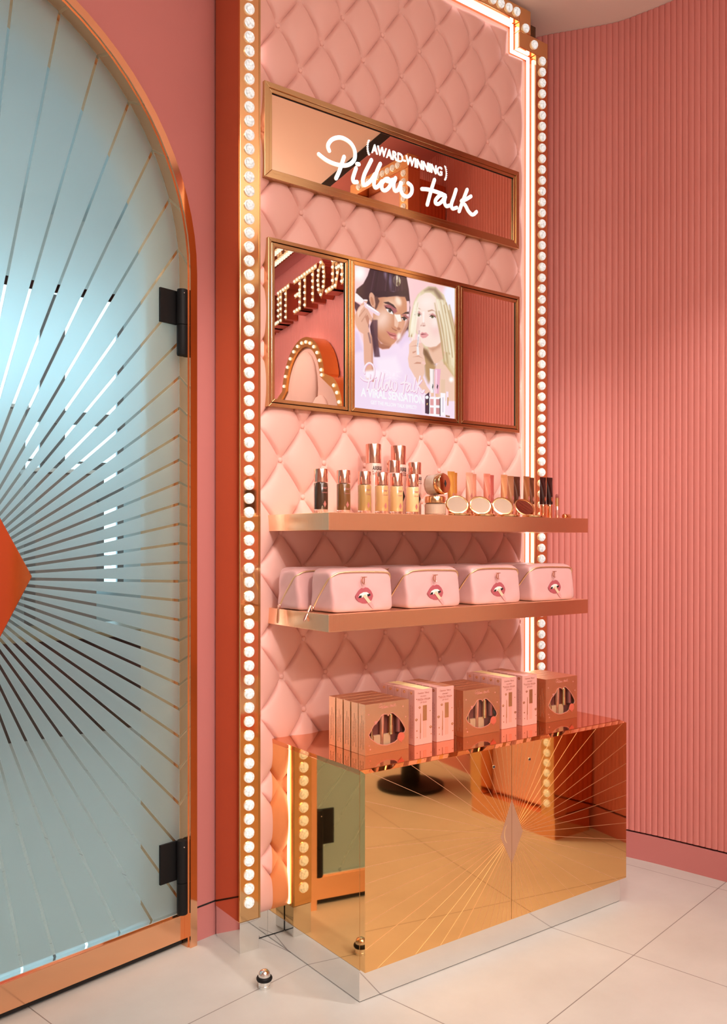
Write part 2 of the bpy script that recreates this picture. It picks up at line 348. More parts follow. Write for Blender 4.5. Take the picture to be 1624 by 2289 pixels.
MB().prism([(-1.53, .006), (-.114, .006), (-.114, .022), (-1.53, .022)], DW, -.040, -.016).build('draught_seal', DARK, door)
for z0, z1, l0, l1 in ((1.815, 2.021, 1.915, 2.019), (.10, .331, .205, .326)):
    h = MB().prism([(-.190, l0), (-.128, l0), (-.128, l1), (-.190, l1)], DW, -.027, -.019)
    h.build('hinge', BLACK, door, bevel=.001)
    b = MB(); c = DW(-.123, 0, -.001)
    b.lathe([(.0155, z0+.004), (.017, z0+.008), (.017, l0-.004)], c, 20); b.lathe([(.017, l0-.002), (.017, z1-.006), (.0155, z1)], c, 20)
    hb = b.build('hinge_barrel', BLACK, door, smooth=35)
    MB().ball(DW(-.128, l1-.012, .016), .0022, 8).build('screw', CHROME, hb)
hd = MB().prism([(SCX+.222, 1.155), (SCX, 1.553), (SCX-.222, 1.155), (SCX, .757)], DW, -.0275, -.012)
hd.build('diamond_handle_plate', ROSED, door, bevel=.002)
MB().tube(cr([DW(-.722, .80, -.01), DW(-.722, .86, .03), DW(-.722, 1.15, .034), DW(-.722, 1.45, .03), DW(-.722, 1.51, -.01)], 6), .011, 12).build('pull_bar', COPPER, door, smooth=40)
# fluted wall on the right, slightly curved
path = cr([(2.62, 2.60, 0), (2.712, 2.43, 0), (2.80, 2.305, 0), (2.874, 2.195, 0), (2.908, 2.09, 0), (2.936, 1.965, 0), (2.985, 1.70, 0), (3.09, 1.12, 0), (3.30, -.03, 0), (3.52, -1.25, 0), (3.98, -3.8, 0)], 40)
cum = [0]
for a, b in zip(path, path[1:]): cum.append(cum[-1]+(b-a).length)
def at(s):
    import bisect
    i = min(max(bisect.bisect_right(cum, s)-1, 0), len(path)-2); t = (s-cum[i])/(cum[i+1]-cum[i]); d = (path[i+1]-path[i]).normalized()
    return path[i].lerp(path[i+1], t), Vector((d.y, -d.x, 0))
PT = .0231; NP = 8; rib = MB(); v = []
ns = int(cum[-1]/PT)*NP
for i in range(ns+1):
    p, nn = at(i*PT/NP); nn = -nn if nn.x > 0 else nn; fz = (i % NP)/NP*2-1
    q = p+nn*(.0036*math.sqrt(max(0, 1-fz*fz))); v += [(q.x, q.y, .107), (q.x, q.y, 3.319)]
rib.add(v, [(2*i, 2*i+1, 2*i+3, 2*i+2) for i in range(ns)])
wr = struct(rib.build('wall_right', RIB, smooth=55))
bk = MB(); sk = MB()
for mbx, o0, o1, z0, z1 in ((bk, -.02, -.06, 0, 3.32), (sk, .0085, -.02, 0, .1)):
    v = []
    st = range(0, ns+1, NP)
    for i in st:
        p, nn = at(i*PT/NP); nn = -nn if nn.x > 0 else nn; a, b = p+nn*o0, p+nn*o1; v += [(a.x, a.y, z0), (a.x, a.y, z1), (b.x, b.y, z1), (b.x, b.y, z0)]
    f = []
    for i in range(len(st)-1): k = 4*i; f += [(k, k+1, k+5, k+4), (k+1, k+2, k+6, k+5), (k+2, k+3, k+7, k+6), (k+3, k, k+4, k+7)]
    mbx.add(v, f)
struct(bk.build('wall_right_backing', DARK)); struct(sk.build('baseboard_right', PINK, smooth=40))
struct(MB().box(1.30, 2.66, 2.515, 2.56, 0, 3.32).build('wall_display', PINK))
# ------------------------------------------------------------------ marquee frame of the display
bm = MB(); bm.lathe([(.0168, 0), (.0168, .004), (.0152, .0045)], (0, 0, 0), 20, 'y'); nb = len(bm.f)
bm.cur = 1; bm.lathe([(.0150, .0045), (.0148, .0075), (.0122, .0108), (.0072, .0132), (.0001, .0142)], (0, 0, 0), 12, 'y')
BM = bpy.data.meshes.new('bulb'); BM.from_pydata(bm.v, [], bm.f); BM.materials.append(CUP); BM.materials.append(BULB)
BM.polygons.foreach_set('material_index', [1 if i >= nb else 0 for i in range(len(BM.polygons))])
def bulb(parent, x, y, z, rz=0):
    o = bpy.data.objects.new('bulb', BM); COL.objects.link(o); o.parent = parent; o.location = Vector((x, y, z))-OFF[parent.name]
    o.rotation_euler = (0, random.uniform(-3, 3), rz); return o
# column 1: left
def column(x0, x1, xb, y1, label):
    t = thing('marquee_column', (xb, 2.37, 0), label, 'light column', 'upright columns of bulbs framing the display')
    MB().box(x0, x1, 2.332, y1, .095, 3.1475).build('casing', GOLDP, t, bevel=.0022)
    if xb < 2: MB().box(x0-.0008, x0+.001, 2.3375, y1-.001, .096, 3.146).build('side_cladding', ROSED, t)
    MB().box(x0+.0015, x1-.0015, 2.334, y1, .0, .094).build('plinth', CHROME, t, bevel=.0008)
    MB().box(x0+.006, x1-.006, 2.34, y1-.006, 0, .004).build('shadow_foot', DARK, t)
    MB().box(x1-.004 if xb < 2 else x0-.0015, x1+.0015 if xb < 2 else x0+.004, 2.3305, 2.338, .095, 3.1475).build('edge_trim', BRONZE, t)
    return t
tl = column(1.2596, 1.3286, 1.291, 2.491, 'tall golden column of round bulbs on a mirrored plinth beside the arched glass door')
for k in range(71): bulb(tl, 1.291, 2.332, .150+k*.0424)
tr = column(2.558, 2.626, 2.592, 2.50, 'tall golden column of round bulbs on the right of the upholstered panel, against the fluted wall')
for k in range(71): bulb(tr, 2.592, 2.332, 3.132-k*.0424)
th = thing('marquee_header', (1.943, 2.37, 3.21), 'stepped golden bulb bar along the top of the upholstered display panel', 'light bar')
for x0, x1, z0, z1 in ((1.4205, 2.4665, 3.2445, 3.304), (2.4665, 2.529, 3.2115, 3.304), (1.358, 1.4205, 3.2115, 3.304), (2.4665, 2.626, 3.1480, 3.2110), (1.2596, 1.4205, 3.1480, 3.2110)):
    MB().box(x0+.0004, x1-.0004, 2.332, 2.46, z0, z1).build('casing', GOLDP, th, bevel=.0022)
for x, z in [(2.448-.0424*k, 3.274) for k in range(25)]+[(2.4975, 3.228), (2.546, 3.181), (1.389, 3.228), (1.34, 3.181)]: bulb(th, x, 2.332, z)
rimx = mat('dark_bronze_step', (.16, .10, .06), .18, 1); rb = MB()
for k in range(4):
    e = .016*k; y0 = 2.346+.013*(3-k)
    rb.prism([(2.530, 3.212), (2.615-e, 3.212), (2.615-e, 3.299-e), (2.530, 3.299-e)], XZ(y0), 0, -.010)
rb.box(2.530, 2.611, 2.395, 2.42, 3.212, 3.295); rb.build('stepped_back_rim', rimx, th, bevel=.002)
# ------------------------------------------------------------------ tufted panel
XL, XR, ZB, ZT, YC = 1.3295, 2.531, .093, 3.225, 2.378
tp = thing('tufted_panel', (1.943, 2.39, .093), 'tall blush pink diamond-tufted upholstered panel between the two bulb columns', 'upholstered panel')
def x0z(z): return 1.349-.0155*(z-.75)/2.15
def pillow(x, z):
    u = (x-x0z(z))/.1675; w = (z-.706)/.2288; a, b = u+w, u-w
    h = .026*(abs(math.sin(math.pi*a))*abs(math.sin(math.pi*b)))**.32
    da, db = a-round(a), b-round(b); r2 = ((da+db)*.5*.1675)**2+((da-db)*.5*.2288)**2
    h = h*(1-.85*math.exp(-r2/(.019**2))); return h
NU = 24; u0, u1 = -int(.3*NU), int(7.4*NU); w0, w1 = -int(2.75*NU), int(11.2*NU)
V = []; idx = {}
def border(z):
    if z > 3.131: return 1.42, 2.446
    return XL, XR
for j in range(w0, w1+1):
    z = min(max(.706+.2288*j/NU, ZB), ZT); l, r = border(z)
    for i in range(u0, u1+1):
        x = min(max(x0z(z)+.1675*i/NU, l), r)
        e = min(r-x, ZT-z if z > 3.131 else (3.14-z if (x > 2.446 or x < 1.42) else 9), z-ZB+.012)
        if e < .028: k = max(0, min(1, e/.028)); k = math.sqrt(1-(1-k)**2)
        else: k = 1
        V.append((x, YC+.012-(.012+pillow(x, z)*min(1, .25+e/.05)+.012*max(0, 1-(.25+e/.05)))*k, z)); idx[i, j] = len(V)-1
F = []
for j in range(w0, w1):
    for i in range(u0, u1):
        q = (idx[i, j], idx[i+1, j], idx[i+1, j+1], idx[i, j+1])
        a, b, c, d = [V[k] for k in q]
        if abs((b[0]-a[0])*(d[2]-a[2])) < 1e-9 and abs((c[0]-d[0])*(c[2]-b[2])) < 1e-9: continue
        ka, kb_ = (i+j+1) % NU, (i-j) % NU
        if min(ka, NU-ka) <= min(kb_, NU-kb_): F += [(q[0], q[1], q[3]), (q[1], q[2], q[3])]
        else: F += [(q[0], q[1], q[2]), (q[0], q[2], q[3])]
MB().add(V, F).build('upholstery', VELVET, tp, smooth=58)
MB().prism([(1.30, .093), (2.60, .093), (2.60, 3.16), (2.50, 3.16), (2.50, 3.26), (1.38, 3.26), (1.38, 3.16), (1.30, 3.16)], XZ(2.391), 0, -.02).build('backing_board', mat('backing_pink', (.82, .46, .40), .6), tp)
pl = MB().box(1.3295, 2.557, 2.388, 2.41, .004, .0925).build('plinth', CHROME, tp)
MB().box(1.3295, 2.557, 2.3885, 2.4105, 0, .004).build('shadow_gap', DARK, tp)
bt = MB(); bt.lathe([(.0082, -.004), (.0085, 0), (.0078, .0028), (.005, .0045), (.0001, .005)], (0, 0, 0), 14, 'y')
BT = bpy.data.meshes.new('button'); BT.from_pydata(bt.v, [], bt.f); BT.materials.append(VELVET); BT.polygons.foreach_set('use_smooth', [True]*len(BT.polygons))
cand = []
for j in range(0, 22):
    for i in range(0, 8):
        z = .706+.1144*j; x = x0z(z)+.1675*(i+(.5 if j % 2 else 0))
        if not (XL+.006 < x < XR-.008) or z > 3.12: continue
        if 1.345 < x < 2.48 and (2.36 < z < 2.685 or 1.655 < z < 2.205): continue
        if z > 2.93+.27*(x-1.33): continue
        cand.append((x, z))
for k in range(1, 5):
    z = .706-.2288*k+.1144
    for x in (x0z(.7), ):
        if z > .1: cand.append((x, .706-.2288*k)) if .706-.2288*k > .1 else None
cand = cand[:100]
for x, z in cand:
    o = bpy.data.objects.new('button', BT); COL.objects.link(o); o.parent = tp; o.location = Vector((x, YC-.0015, z))-OFF[tp.name]
# LED line along the inside of the frame
def led_run(x, z0, z1): return ('v', x, z0, z1)
lt = thing('led_strip', (1.943, 2.385, .1), 'thin glowing pinkish white light strip along the inner edge of the bulb frame', 'light strip')
lm = MB(); a = .004
for x0, x1, z0, z1 in ((2.543-a, 2.543+a, .10, 3.1385), (2.4525-a, 2.543+a, 3.1385-a, 3.1385+a), (2.4525-a, 2.4525+a, 3.1385, 3.2365), (1.4345-a, 2.4525+a, 3.2365-a, 3.2365+a), (1.4345-a, 1.4345+a, 3.1385, 3.2365), (1.3345, 1.4345+a, 3.1385-a, 3.1385+a)):
    lm.box(x0, x1, 2.356, 2.366, z0, z1)
lm.build('diffuser', LED, lt)
ll = thing('led_strip', (1.331, 2.368, .1), 'thin glowing light strip behind the left bulb column, seen mirrored in the golden cabinet side', 'light strip')
MB().box(1.3288, 1.3330, 2.352, 2.362, .10, 3.10).build('diffuser', LED, ll)
# ------------------------------------------------------------------ lit mirror sign
sg = thing('mirror_sign', (1.913, 2.37, 2.376), 'wide bronze framed mirror sign with glowing white handwritten lettering', 'sign')
def frame(name, mats, parent, x0, x1, z0, z1, w, y0, y1, bev=.0012):
    b = MB()
    for q in (((x0, z0), (x1, z0), (x1-w, z0+w), (x0+w, z0+w)), ((x1, z0), (x1, z1), (x1-w, z1-w), (x1-w, z0+w)), ((x1, z1), (x0, z1), (x0+w, z1-w), (x1-w, z1-w)), ((x0, z1), (x0, z0), (x0+w, z0+w), (x0+w, z1-w))):
        b.prism(list(q), XZ(y0), 0, y0-y1)
    return b.build(name, mats, parent, bevel=bev)
frame('outer_frame', BRONZE, sg, 1.3500, 2.4750, 2.3760, 2.6725, .0175, 2.341, 2.374)
frame('inner_frame', BRONZE, sg, 1.3675, 2.4575, 2.3935, 2.655, .0115, 2.3445, 2.374)
MB().box(1.379, 2.446, 2.3505, 2.374, 2.405, 2.6435).build('mirror', MIR_B, sg)
frame('shadow_gap', DARK, sg, 1.3785, 2.4465, 2.4045, 2.644, .0028, 2.3498, 2.352, 0)
SCRIPT = [[(1597,2523),(1592,2533),(1594,2545),(1606,2561),(1625,2573),(1646,2579),(1668,2577),(1686,2569),(1698,2554),(1701,2535),(1696,2518),(1681,2502),(1662,2492),(1640,2487),(1614,2486),(1589,2489),(1570,2495),(1556,2501)],[(1656,2519),(1646,2491),(1636,2465),(1624,2440)],[(1705,2494),(1698,2475),(1692,2456),(1696,2446),(1709,2449)],[(1709,2509),(1717,2510)],[(1769,2538),(1755,2512),(1740,2483),(1733,2459),(1737,2446),(1750,2452),(1768,2470),(1784,2494)],[(1807,2535),(1793,2507),(1783,2479),(1780,2458),(1787,2449),(1801,2460),(1814,2477)],[(1827,2486),(1814,2470),(1814,2452),(1827,2449),(1844,2463),(1852,2481),(1842,2492),(1827,2486),(1842,2484),(1863,2495)],[(1873,2503),(1865,2481),(1869,2460),(1882,2463),(1893,2482),(1898,2496),(1895,2471),(1906,2453),(1928,2452),(1945,2470),(1945,2491),(1929,2499)],[(2051,2541),(2039,2510),(2027,2475),(2017,2444)],[(1992,2494),(2021,2499),(2057,2500),(2090,2499)],[(2099,2498),(2077,2491),(2058,2472),(2056,2459),(2070,2459),(2090,2476),(2104,2497),(2098,2474),(2107,2460),(2124,2466)],[(2155,2531),(2144,2502),(2132,2472),(2138,2458),(2158,2466)],[(2210,2544),(2195,2512),(2181,2481),(2170,2455)],[(2229,2524),(2203,2506),(2181,2495),(2201,2484),(2217,2466),(2238,2458),(2257,2473)]]
def script(name, fn, w, mat_, parent, flat=1.0, n=8, res=4):
    # handwriting: unit box 0..1 across, aspect kept by fn(u, v)
    b = MB()
    for s in SCRIPT:
        pts = [fn((p[0]-1556)/701, (p[1]-2440)/139) for p in s]
        pts = cr(pts, res) if len(pts) > 2 else pts
        b.tube(pts, w, n, flat=None)
        b.ball(pts[0], w, n); b.ball(pts[-1], w, n)
    return b
b = script('lettering', lambda u, v: (1.556+.701*u, 0, 2.440+.139*v), .0066, WHITE_L, sg)
b.v = [(x, 2.3488+y*.35, z) for x, y, z in b.v]
b.build('lettering', WHITE_L, sg, smooth=60)
text('lettering', 'AWARD-WINNING', 1.770, 2.087, 2.5625, 2.594, lambda a, b, d: (a, 2.350-d, b), WHITE_L, sg, bold=.010, ext=.002)
for sd, cx in ((-1, 1.7615), (1, 2.0995)):
    lb = MB()
    for k in range(9):
        t = k/8; ang = R(-62+124*t); px = cx+sd*(.012*math.cos(ang)-.004); pz = 2.575+.027*math.sin(ang)
        for q in (0, 1):
            d = Vector((sd*(.9 if q == 0 else -.35), 0, .75)).normalized()*.0062
            lb.tube([(px, 2.3494, pz), (px+d.x*.5, 2.3494, pz+d.z*.5), (px+d.x, 2.3494, pz+d.z)], [.0006, .0014, .0003], 6)
    lb.tube([(cx+sd*(.012*math.cos(R(-64+128*k/12))-.004), 2.3494, 2.575+.027*math.sin(R(-64+128*k/12))) for k in range(13)], .0006, 6)
    lb.build('laurel', WHITE_L, sg)
# ------------------------------------------------------------------ framed mirror and poster panel
tp3 = thing('framed_panel', (1.92, 2.37, 1.668), 'wide golden frame holding a lit beauty poster between two mirrors', 'framed poster')
X0, X1, Z0, Z1 = 1.3630, 2.4775, 1.6680, 2.1925
frame('outer_frame', BRONZE, tp3, X0, X1, Z0, Z1, .0118, 2.340, 2.374)
for x0, x1 in ((1.6690, 1.6800), (2.1600, 2.1722)): MB().box(x0, x1, 2.3405, 2.374, Z0+.0115, Z1-.0115).build('divider', BRONZE, tp3, bevel=.0012)
MB().box(X0+.01, X1-.01, 2.352, 2.374, Z0+.01, Z1-.01).build('backing', DARK, tp3)
for x0, x1, mt in ((1.3762, 1.6675, MIR_C), (2.1738, 2.4692, MIR_R)):
    f = frame('mirror_frame', BRONZE, tp3, x0, x1, 1.6822, 2.1788, .0115, 2.3425, 2.3515)
    MB().box(x0+.0115, x1-.0115, 2.3475, 2.3515, 1.6937, 2.1673).build('mirror', mt, tp3)
    MB().box(x1-.0145, x1-.0115, 2.3470, 2.3480, 1.6937, 2.1673).build('shadow_gap', DARK, tp3)
frame('poster_frame', BRONZE, tp3, 1.6815, 2.1585, 1.6815, 2.1812, .0130, 2.3415, 2.3515)
PX0, PX1, PZ0, PZ1 = 1.6945, 2.1455, 1.6945, 2.1685
POSTER=[
(246,222,240,119,[-36,381,1068,518,1069,-87,-36,-168]),
(245,240,255,67,[1060,914,1047,838,1011,778,963,751,916,764,881,812,868,884,881,960,915,1020,963,1047,1011,1036,1046,987]),
(255,250,248,81,[102,958,95,934,77,913,51,902,26,904,7,918,0,941,7,965,26,986,51,997,76,995,95,981]),
(52,26,40,10,[161,1038,126,947,85,882,24,835,14,796,38,763,99,762,133,725,189,702,452,818,526,830,537,782,526,698,511,641,474,587,518,587,534,831,522,917,500,1001,496,1099]),
(60,30,48,10,[175,657,147,589,158,527,175,471,189,409,185,328,224,370,227,424,206,480,189,569]),
(70,35,60,12,[4,747,4,705,79,580,99,530,109,436,58,387,89,407,120,480,140,599,85,718]),
(104,90,116,44,[372,934,383,893,385,862,379,847,364,854,347,881,330,919,319,960,316,991,323,1006,337,999,355,973]),
(120,104,130,37,[325,976,333,956,334,940,327,931,316,932,303,943,291,960,283,980,282,996,288,1005,300,1004,313,993]),
(240,218,240,19,[-9,567,45,549,106,425,196,404,210,454,266,437,323,450,409,512,452,578,511,614,548,547,526,368,571,263,646,105,676,-60,-9,-87]),
(228,204,234,52,[409,512,452,578,511,608,537,546,496,529,445,479]),
(247,232,246,67,[203,368,394,407,453,305,380,232,224,247]),
(220,198,230,44,[4,538,38,532,79,411,4,381]),
(168,104,80,12,[189,574,217,514,252,481,351,483,330,456,266,443,217,455,192,500]),
(208,142,108,10,[199,800,287,824,380,842,485,854,502,826,505,761,496,699,473,636,445,588,416,540,380,503,340,475,287,475,238,501,203,539,182,605,175,668,185,733]),
(176,112,84,52,[182,616,210,545,259,503,337,481,287,478,234,500,199,543]),
(236,190,160,96,[422,782,407,760,378,743,341,736,307,742,285,757,281,779,295,801,324,818,361,825,395,820,417,804]),
(250,224,204,37,[443,825,449,810,448,795,438,785,424,783,408,789,396,801,389,816,391,831,400,841,415,843,430,837]),
(246,208,190,126,[326,652,303,621,271,600,237,595,211,608,200,634,206,668,229,699,261,720,295,725,321,712,332,686]),
(222,160,130,81,[482,648,477,622,463,603,445,593,427,598,414,614,409,637,413,663,427,682,445,692,463,688,477,672]),
(166,102,76,44,[409,512,452,578,496,650,518,708,522,665,485,599,438,538]),
(44,22,36,7,[199,810,308,825,445,861,518,862,525,879,496,913,380,872,251,862,168,837]),
(222,165,138,6,[200,791,204,764,199,741,186,729,170,732,154,748,143,773,139,800,144,822,156,834,172,832,188,816]),
(196,130,100,7,[181,778,184,762,182,750,176,743,168,745,160,755,154,769,152,784,153,797,159,803,167,801,175,792]),
(95,60,55,12,[189,809,216,813,237,784,216,738,192,702,199,757]),
(236,190,165,10,[380,720,409,703,423,650,409,616,380,628]),
(166,100,78,7,[351,616,373,605,409,597,398,590,362,601]),
(246,238,228,7,[380,709,438,718,452,671,416,660]),
(176,112,86,9,[440,610,435,605,428,603,419,602,411,605,407,609,407,614,411,619,419,622,428,622,435,620,440,615]),
(168,92,96,15,[280,761,337,778,394,760,409,735,380,715,322,749,294,739]),
(60,38,40,4,[274,782,322,793,372,779,403,752,380,758,337,773,294,775]),
(58,36,40,6,[456,723,489,743,524,752,524,734,489,731]),
(250,245,245,4,[301,738,329,748,365,729,369,708,340,711,312,721]),
(120,112,100,3,[353,732,351,725,345,719,337,716,328,716,322,721,320,727,322,735,328,741,337,744,345,743,351,739]),
(25,18,20,2,[345,730,344,727,342,724,338,722,334,723,332,725,331,728,332,731,334,734,338,735,342,735,344,733]),
(40,22,26,3,[287,757,312,750,344,750,372,727,373,705,358,728,329,738,301,739]),
(168,92,96,10,[445,719,489,725,522,708,504,695,474,710]),
(246,242,242,4,[452,693,478,705,502,695,492,679,467,681]),
(50,38,38,3,[493,694,491,688,486,682,479,679,471,680,466,684,464,690,466,697,471,703,479,705,486,705,491,701]),
(40,22,26,3,[445,697,478,710,505,700,507,689,481,701,456,692]),
(206,118,112,5,[300,581,330,576,355,573,380,576,409,564,420,544,387,526,351,532,323,555]),
(140,64,66,3,[305,578,340,562,380,558,412,556,380,552,337,554]),
(236,170,160,4,[337,546,373,543,380,533,351,537]),
(250,232,222,30,[442,558,437,545,428,536,418,533,409,536,404,545,405,558,410,570,419,579,429,583,437,579,442,570]),
(228,172,148,7,[89,449,85,528,45,543,14,586,5,643,38,705,72,742,123,777,126,767,109,732,130,704,168,656,175,633,161,621,142,642,133,588,142,552,175,508,178,471,175,354,193,201,110,214,92,344]),
(196,132,108,7,[102,652,126,671,142,642,133,593,116,622]),
(206,146,124,9,[158,538,176,498,175,354,189,201,168,199,161,379]),
(246,205,188,9,[28,678,65,725,109,743,65,694,38,637]),
(206,146,122,4,[44,649,99,710,104,706,51,642]),
(206,146,122,4,[65,615,116,680,121,677,72,609]),
(150,110,110,6,[126,541,139,548,155,506,158,469,146,472]),
(250,238,240,4,[11,806,27,804,92,769,78,743,4,747]),
(240,214,226,4,[89,761,116,749,227,708,245,697,234,677,213,678,99,720]),
(252,250,252,3,[119,744,230,704,227,696,113,733]),
(140,120,140,2,[133,746,146,742,141,736,130,740]),
(250,236,236,3,[126,773,124,769,116,766,106,763,95,763,88,764,85,767,88,770,95,774,106,776,116,777,124,776]),
(196,182,150,6,[442,968,441,947,430,929,412,918,393,919,376,929,368,947,369,968,380,986,397,997,417,997,433,986]),
(250,240,215,6,[416,981,413,972,405,965,394,961,383,961,375,966,372,974,375,982,383,990,394,994,405,993,413,989]),
(120,100,70,4,[435,941,433,933,427,926,419,923,411,924,405,928,403,936,405,943,411,950,419,953,427,953,433,948]),
(226,206,168,13,[664,935,721,970,798,977,884,932,931,849,975,764,1011,666,1012,311,956,293,908,356,845,417,791,405,737,477,676,508,623,579,585,618,563,571,520,565,522,643,548,745,577,838,615,894]),
(246,238,214,37,[592,840,637,898,615,822,585,729,570,649,552,614,563,726]),
(250,240,220,44,[829,878,892,854,939,759,987,651,972,592,900,696,860,792]),
(156,126,104,41,[683,930,729,963,798,971,852,932,884,887,829,895,775,942,721,939]),
(186,146,102,44,[664,507,721,486,775,409,830,348,791,309,722,246,691,298,676,397]),
(130,94,66,37,[664,501,706,490,752,434,791,399,752,395,706,429,676,453]),
(206,172,120,44,[853,407,908,425,988,331,940,269,900,310]),
(184,150,106,12,[520,565,548,635,563,571]),
(238,192,166,12,[721,514,791,534,869,584,900,634,924,557,877,449,830,410,783,399,744,456]),
(240,200,180,15,[814,402,861,436,1004,310,1004,138,830,122,752,283]),
(208,154,126,37,[721,509,791,529,869,578,845,530,768,487]),
(250,224,212,10,[630,880,690,917,744,926,798,901,841,846,864,770,878,704,892,638,861,577,806,534,744,517,691,519,649,544,623,585,600,643,585,707,581,761,596,824]),
(253,236,228,104,[775,858,766,834,740,814,706,803,672,803,647,816,637,836,647,860,671,880,706,892,740,891,765,879]),
(247,206,200,111,[845,671,839,642,822,619,798,609,775,613,758,631,752,658,758,687,775,710,798,721,821,717,839,699]),
(251,234,226,81,[829,720,824,699,810,683,790,675,771,678,757,690,752,709,757,729,771,746,790,754,810,751,824,739]),
(238,200,188,52,[630,669,627,644,619,624,608,616,596,621,588,638,585,663,588,688,596,707,608,716,619,711,627,693]),
(238,200,188,7,[641,668,668,663,698,673,691,683,675,709,657,689]),
(200,150,140,5,[691,671,689,668,683,666,675,664,668,663,662,664,660,667,662,669,668,672,675,674,683,674,689,673]),
(206,158,146,5,[654,667,653,664,650,662,647,661,643,661,641,663,640,665,641,667,643,669,647,670,650,670,653,669]),
(253,240,234,7,[660,773,683,777,679,693,664,691]),
(206,164,140,7,[592,782,622,795,645,787,622,785,600,770]),
(200,156,134,7,[713,787,759,804,798,794,759,793,721,779]),
(206,140,136,12,[585,762,622,773,656,751,623,754,593,741]),
(206,140,136,12,[729,759,767,776,806,762,798,744,767,761]),
(246,240,240,4,[593,738,615,751,649,741,638,731,604,727]),
(140,132,96,3,[638,743,635,737,629,731,621,729,613,729,607,733,605,738,607,745,613,750,621,753,629,753,635,749]),
(30,20,20,2,[628,742,627,739,624,737,621,735,618,736,615,737,614,740,615,743,618,745,621,746,624,746,627,744]),
(84,44,44,3,[581,742,600,752,626,756,654,742,623,748,596,739,585,723]),
(246,240,240,4,[735,745,759,760,794,751,783,739,748,736]),
(146,134,100,3,[782,752,780,746,773,740,764,737,755,738,749,741,746,747,749,754,755,759,764,762,773,762,779,758]),
(30,20,20,2,[771,751,770,748,768,745,764,744,761,744,758,746,757,749,758,752,761,754,764,755,768,755,770,754]),
(84,44,44,3,[729,746,756,763,790,757,798,746,767,758,740,746]),
(232,158,158,6,[638,603,657,620,676,617,698,623,726,607,698,584,664,574,642,585]),
(150,84,88,3,[642,601,664,610,706,610,676,604,653,597]),
(240,196,176,7,[526,511,563,546,604,557,627,535,657,539,672,508,664,462,680,442,691,404,695,388,680,370,683,320,668,285,706,222,760,171,691,165,623,219,578,286,526,346,515,405,526,451]),
(206,146,124,6,[559,460,597,473,593,462,563,449]),
(206,146,124,5,[571,374,604,391,646,393,646,382,600,377]),
(214,158,136,4,[533,496,604,516,645,505,604,508]),
(214,158,136,4,[556,421,623,441,668,424,623,432]),
(246,200,190,4,[694,386,688,382,679,380,669,382,661,386,656,392,657,397,663,401,673,403,683,401,691,397,695,391]),
(240,236,238,4,[614,600,634,603,621,513,630,447,604,444,602,499]),
(214,180,184,3,[623,629,636,628,632,597,617,598]),
(170,150,160,2,[619,579,623,579,612,506,606,505]),
(250,240,250,30,[86,264,210,289,309,267,252,229,113,214]),
(250,240,238,3,[735,357,783,356,780,168,746,163]),
(214,198,198,2,[768,352,783,354,780,173,772,172]),
(238,176,198,3,[787,361,852,366,830,160,793,159]),
(252,214,226,3,[795,355,814,357,808,170,797,169]),
(30,20,30,2,[766,245,774,235,768,203,762,216]),
(30,20,30,2,[814,250,824,237,817,208,810,221]),
(236,190,160,3,[749,176,780,179,779,151,750,148]),
(236,190,160,3,[795,175,828,178,827,150,797,147]),
(70,44,64,3,[691,153,731,181,736,23,724,14,688,18]),
(20,10,24,3,[723,145,736,147,736,23,725,17]),
(240,200,120,1,[704,93,717,97,713,80,704,82]),
(250,248,250,3,[731,141,847,154,847,7,733,6]),
(226,160,160,3,[741,130,778,133,778,84,741,83]),
(206,140,140,3,[803,135,840,137,840,89,803,88]),
(226,160,160,3,[741,66,778,68,778,20,741,19]),
(206,140,140,3,[803,69,840,71,840,22,803,21]),
(40,30,40,2,[840,145,850,146,850,8,840,10]),
(232,196,168,3,[855,288,899,292,897,190,855,189]),
(250,246,250,3,[850,186,901,188,899,15,852,16]),
(216,204,222,2,[869,154,883,155,882,41,869,40]),
(246,226,240,3,[910,203,934,203,932,12,909,15]),
(206,150,90,2,[923,159,934,159,932,97,923,96]),
(150,100,70,2,[904,23,950,20,948,7,904,8]),
(255,255,255,30,[986,301,983,292,975,284,964,280,953,282,945,287,942,296,945,306,953,313,964,317,975,316,983,310]),
(250,252,255,7,[725,140,723,133,716,128,708,125,700,126,694,130,691,137,694,144,700,149,708,152,716,151,723,146]),
(252,244,226,19,[932,778,941,782,1004,594,1036,391,1025,390,986,586]),
(206,180,140,19,[783,855,792,858,853,673,885,474,874,472,836,665]),
(240,226,196,19,[893,819,903,823,965,636,997,435,986,433,947,628]),
(252,244,226,19,[810,884,819,888,880,703,912,503,901,501,863,694]),
(190,160,118,19,[866,902,876,906,938,720,970,519,959,518,920,712]),
(240,226,196,19,[877,794,886,798,948,611,980,410,969,408,930,603]),
(240,226,196,19,[860,853,870,856,931,670,963,469,952,468,914,662]),
(240,226,196,19,[922,790,932,793,994,606,1027,403,1015,402,977,598]),
(190,160,118,19,[846,872,856,876,918,690,950,489,938,488,900,682]),
(206,180,140,19,[840,775,849,779,910,592,942,391,931,390,893,584]),
(252,244,226,19,[863,888,872,892,934,706,966,505,955,504,917,698]),
(240,226,196,19,[797,889,806,892,868,707,899,507,888,506,850,699]),
(206,180,140,19,[939,826,949,829,1011,642,1044,439,1033,438,994,634]),
(190,160,118,19,[938,865,948,868,1011,681,1043,479,1032,477,993,673]),
(240,226,196,19,[893,779,903,783,965,596,997,394,986,393,947,588]),
(190,160,118,19,[903,875,912,878,974,692,1007,490,995,489,957,684]),
(190,160,118,19,[795,790,804,794,865,608,897,408,886,407,848,600]),
(240,226,196,19,[879,889,889,892,951,706,983,505,972,503,933,698]),
(240,226,196,19,[926,853,936,857,998,670,1031,468,1019,466,981,662]),
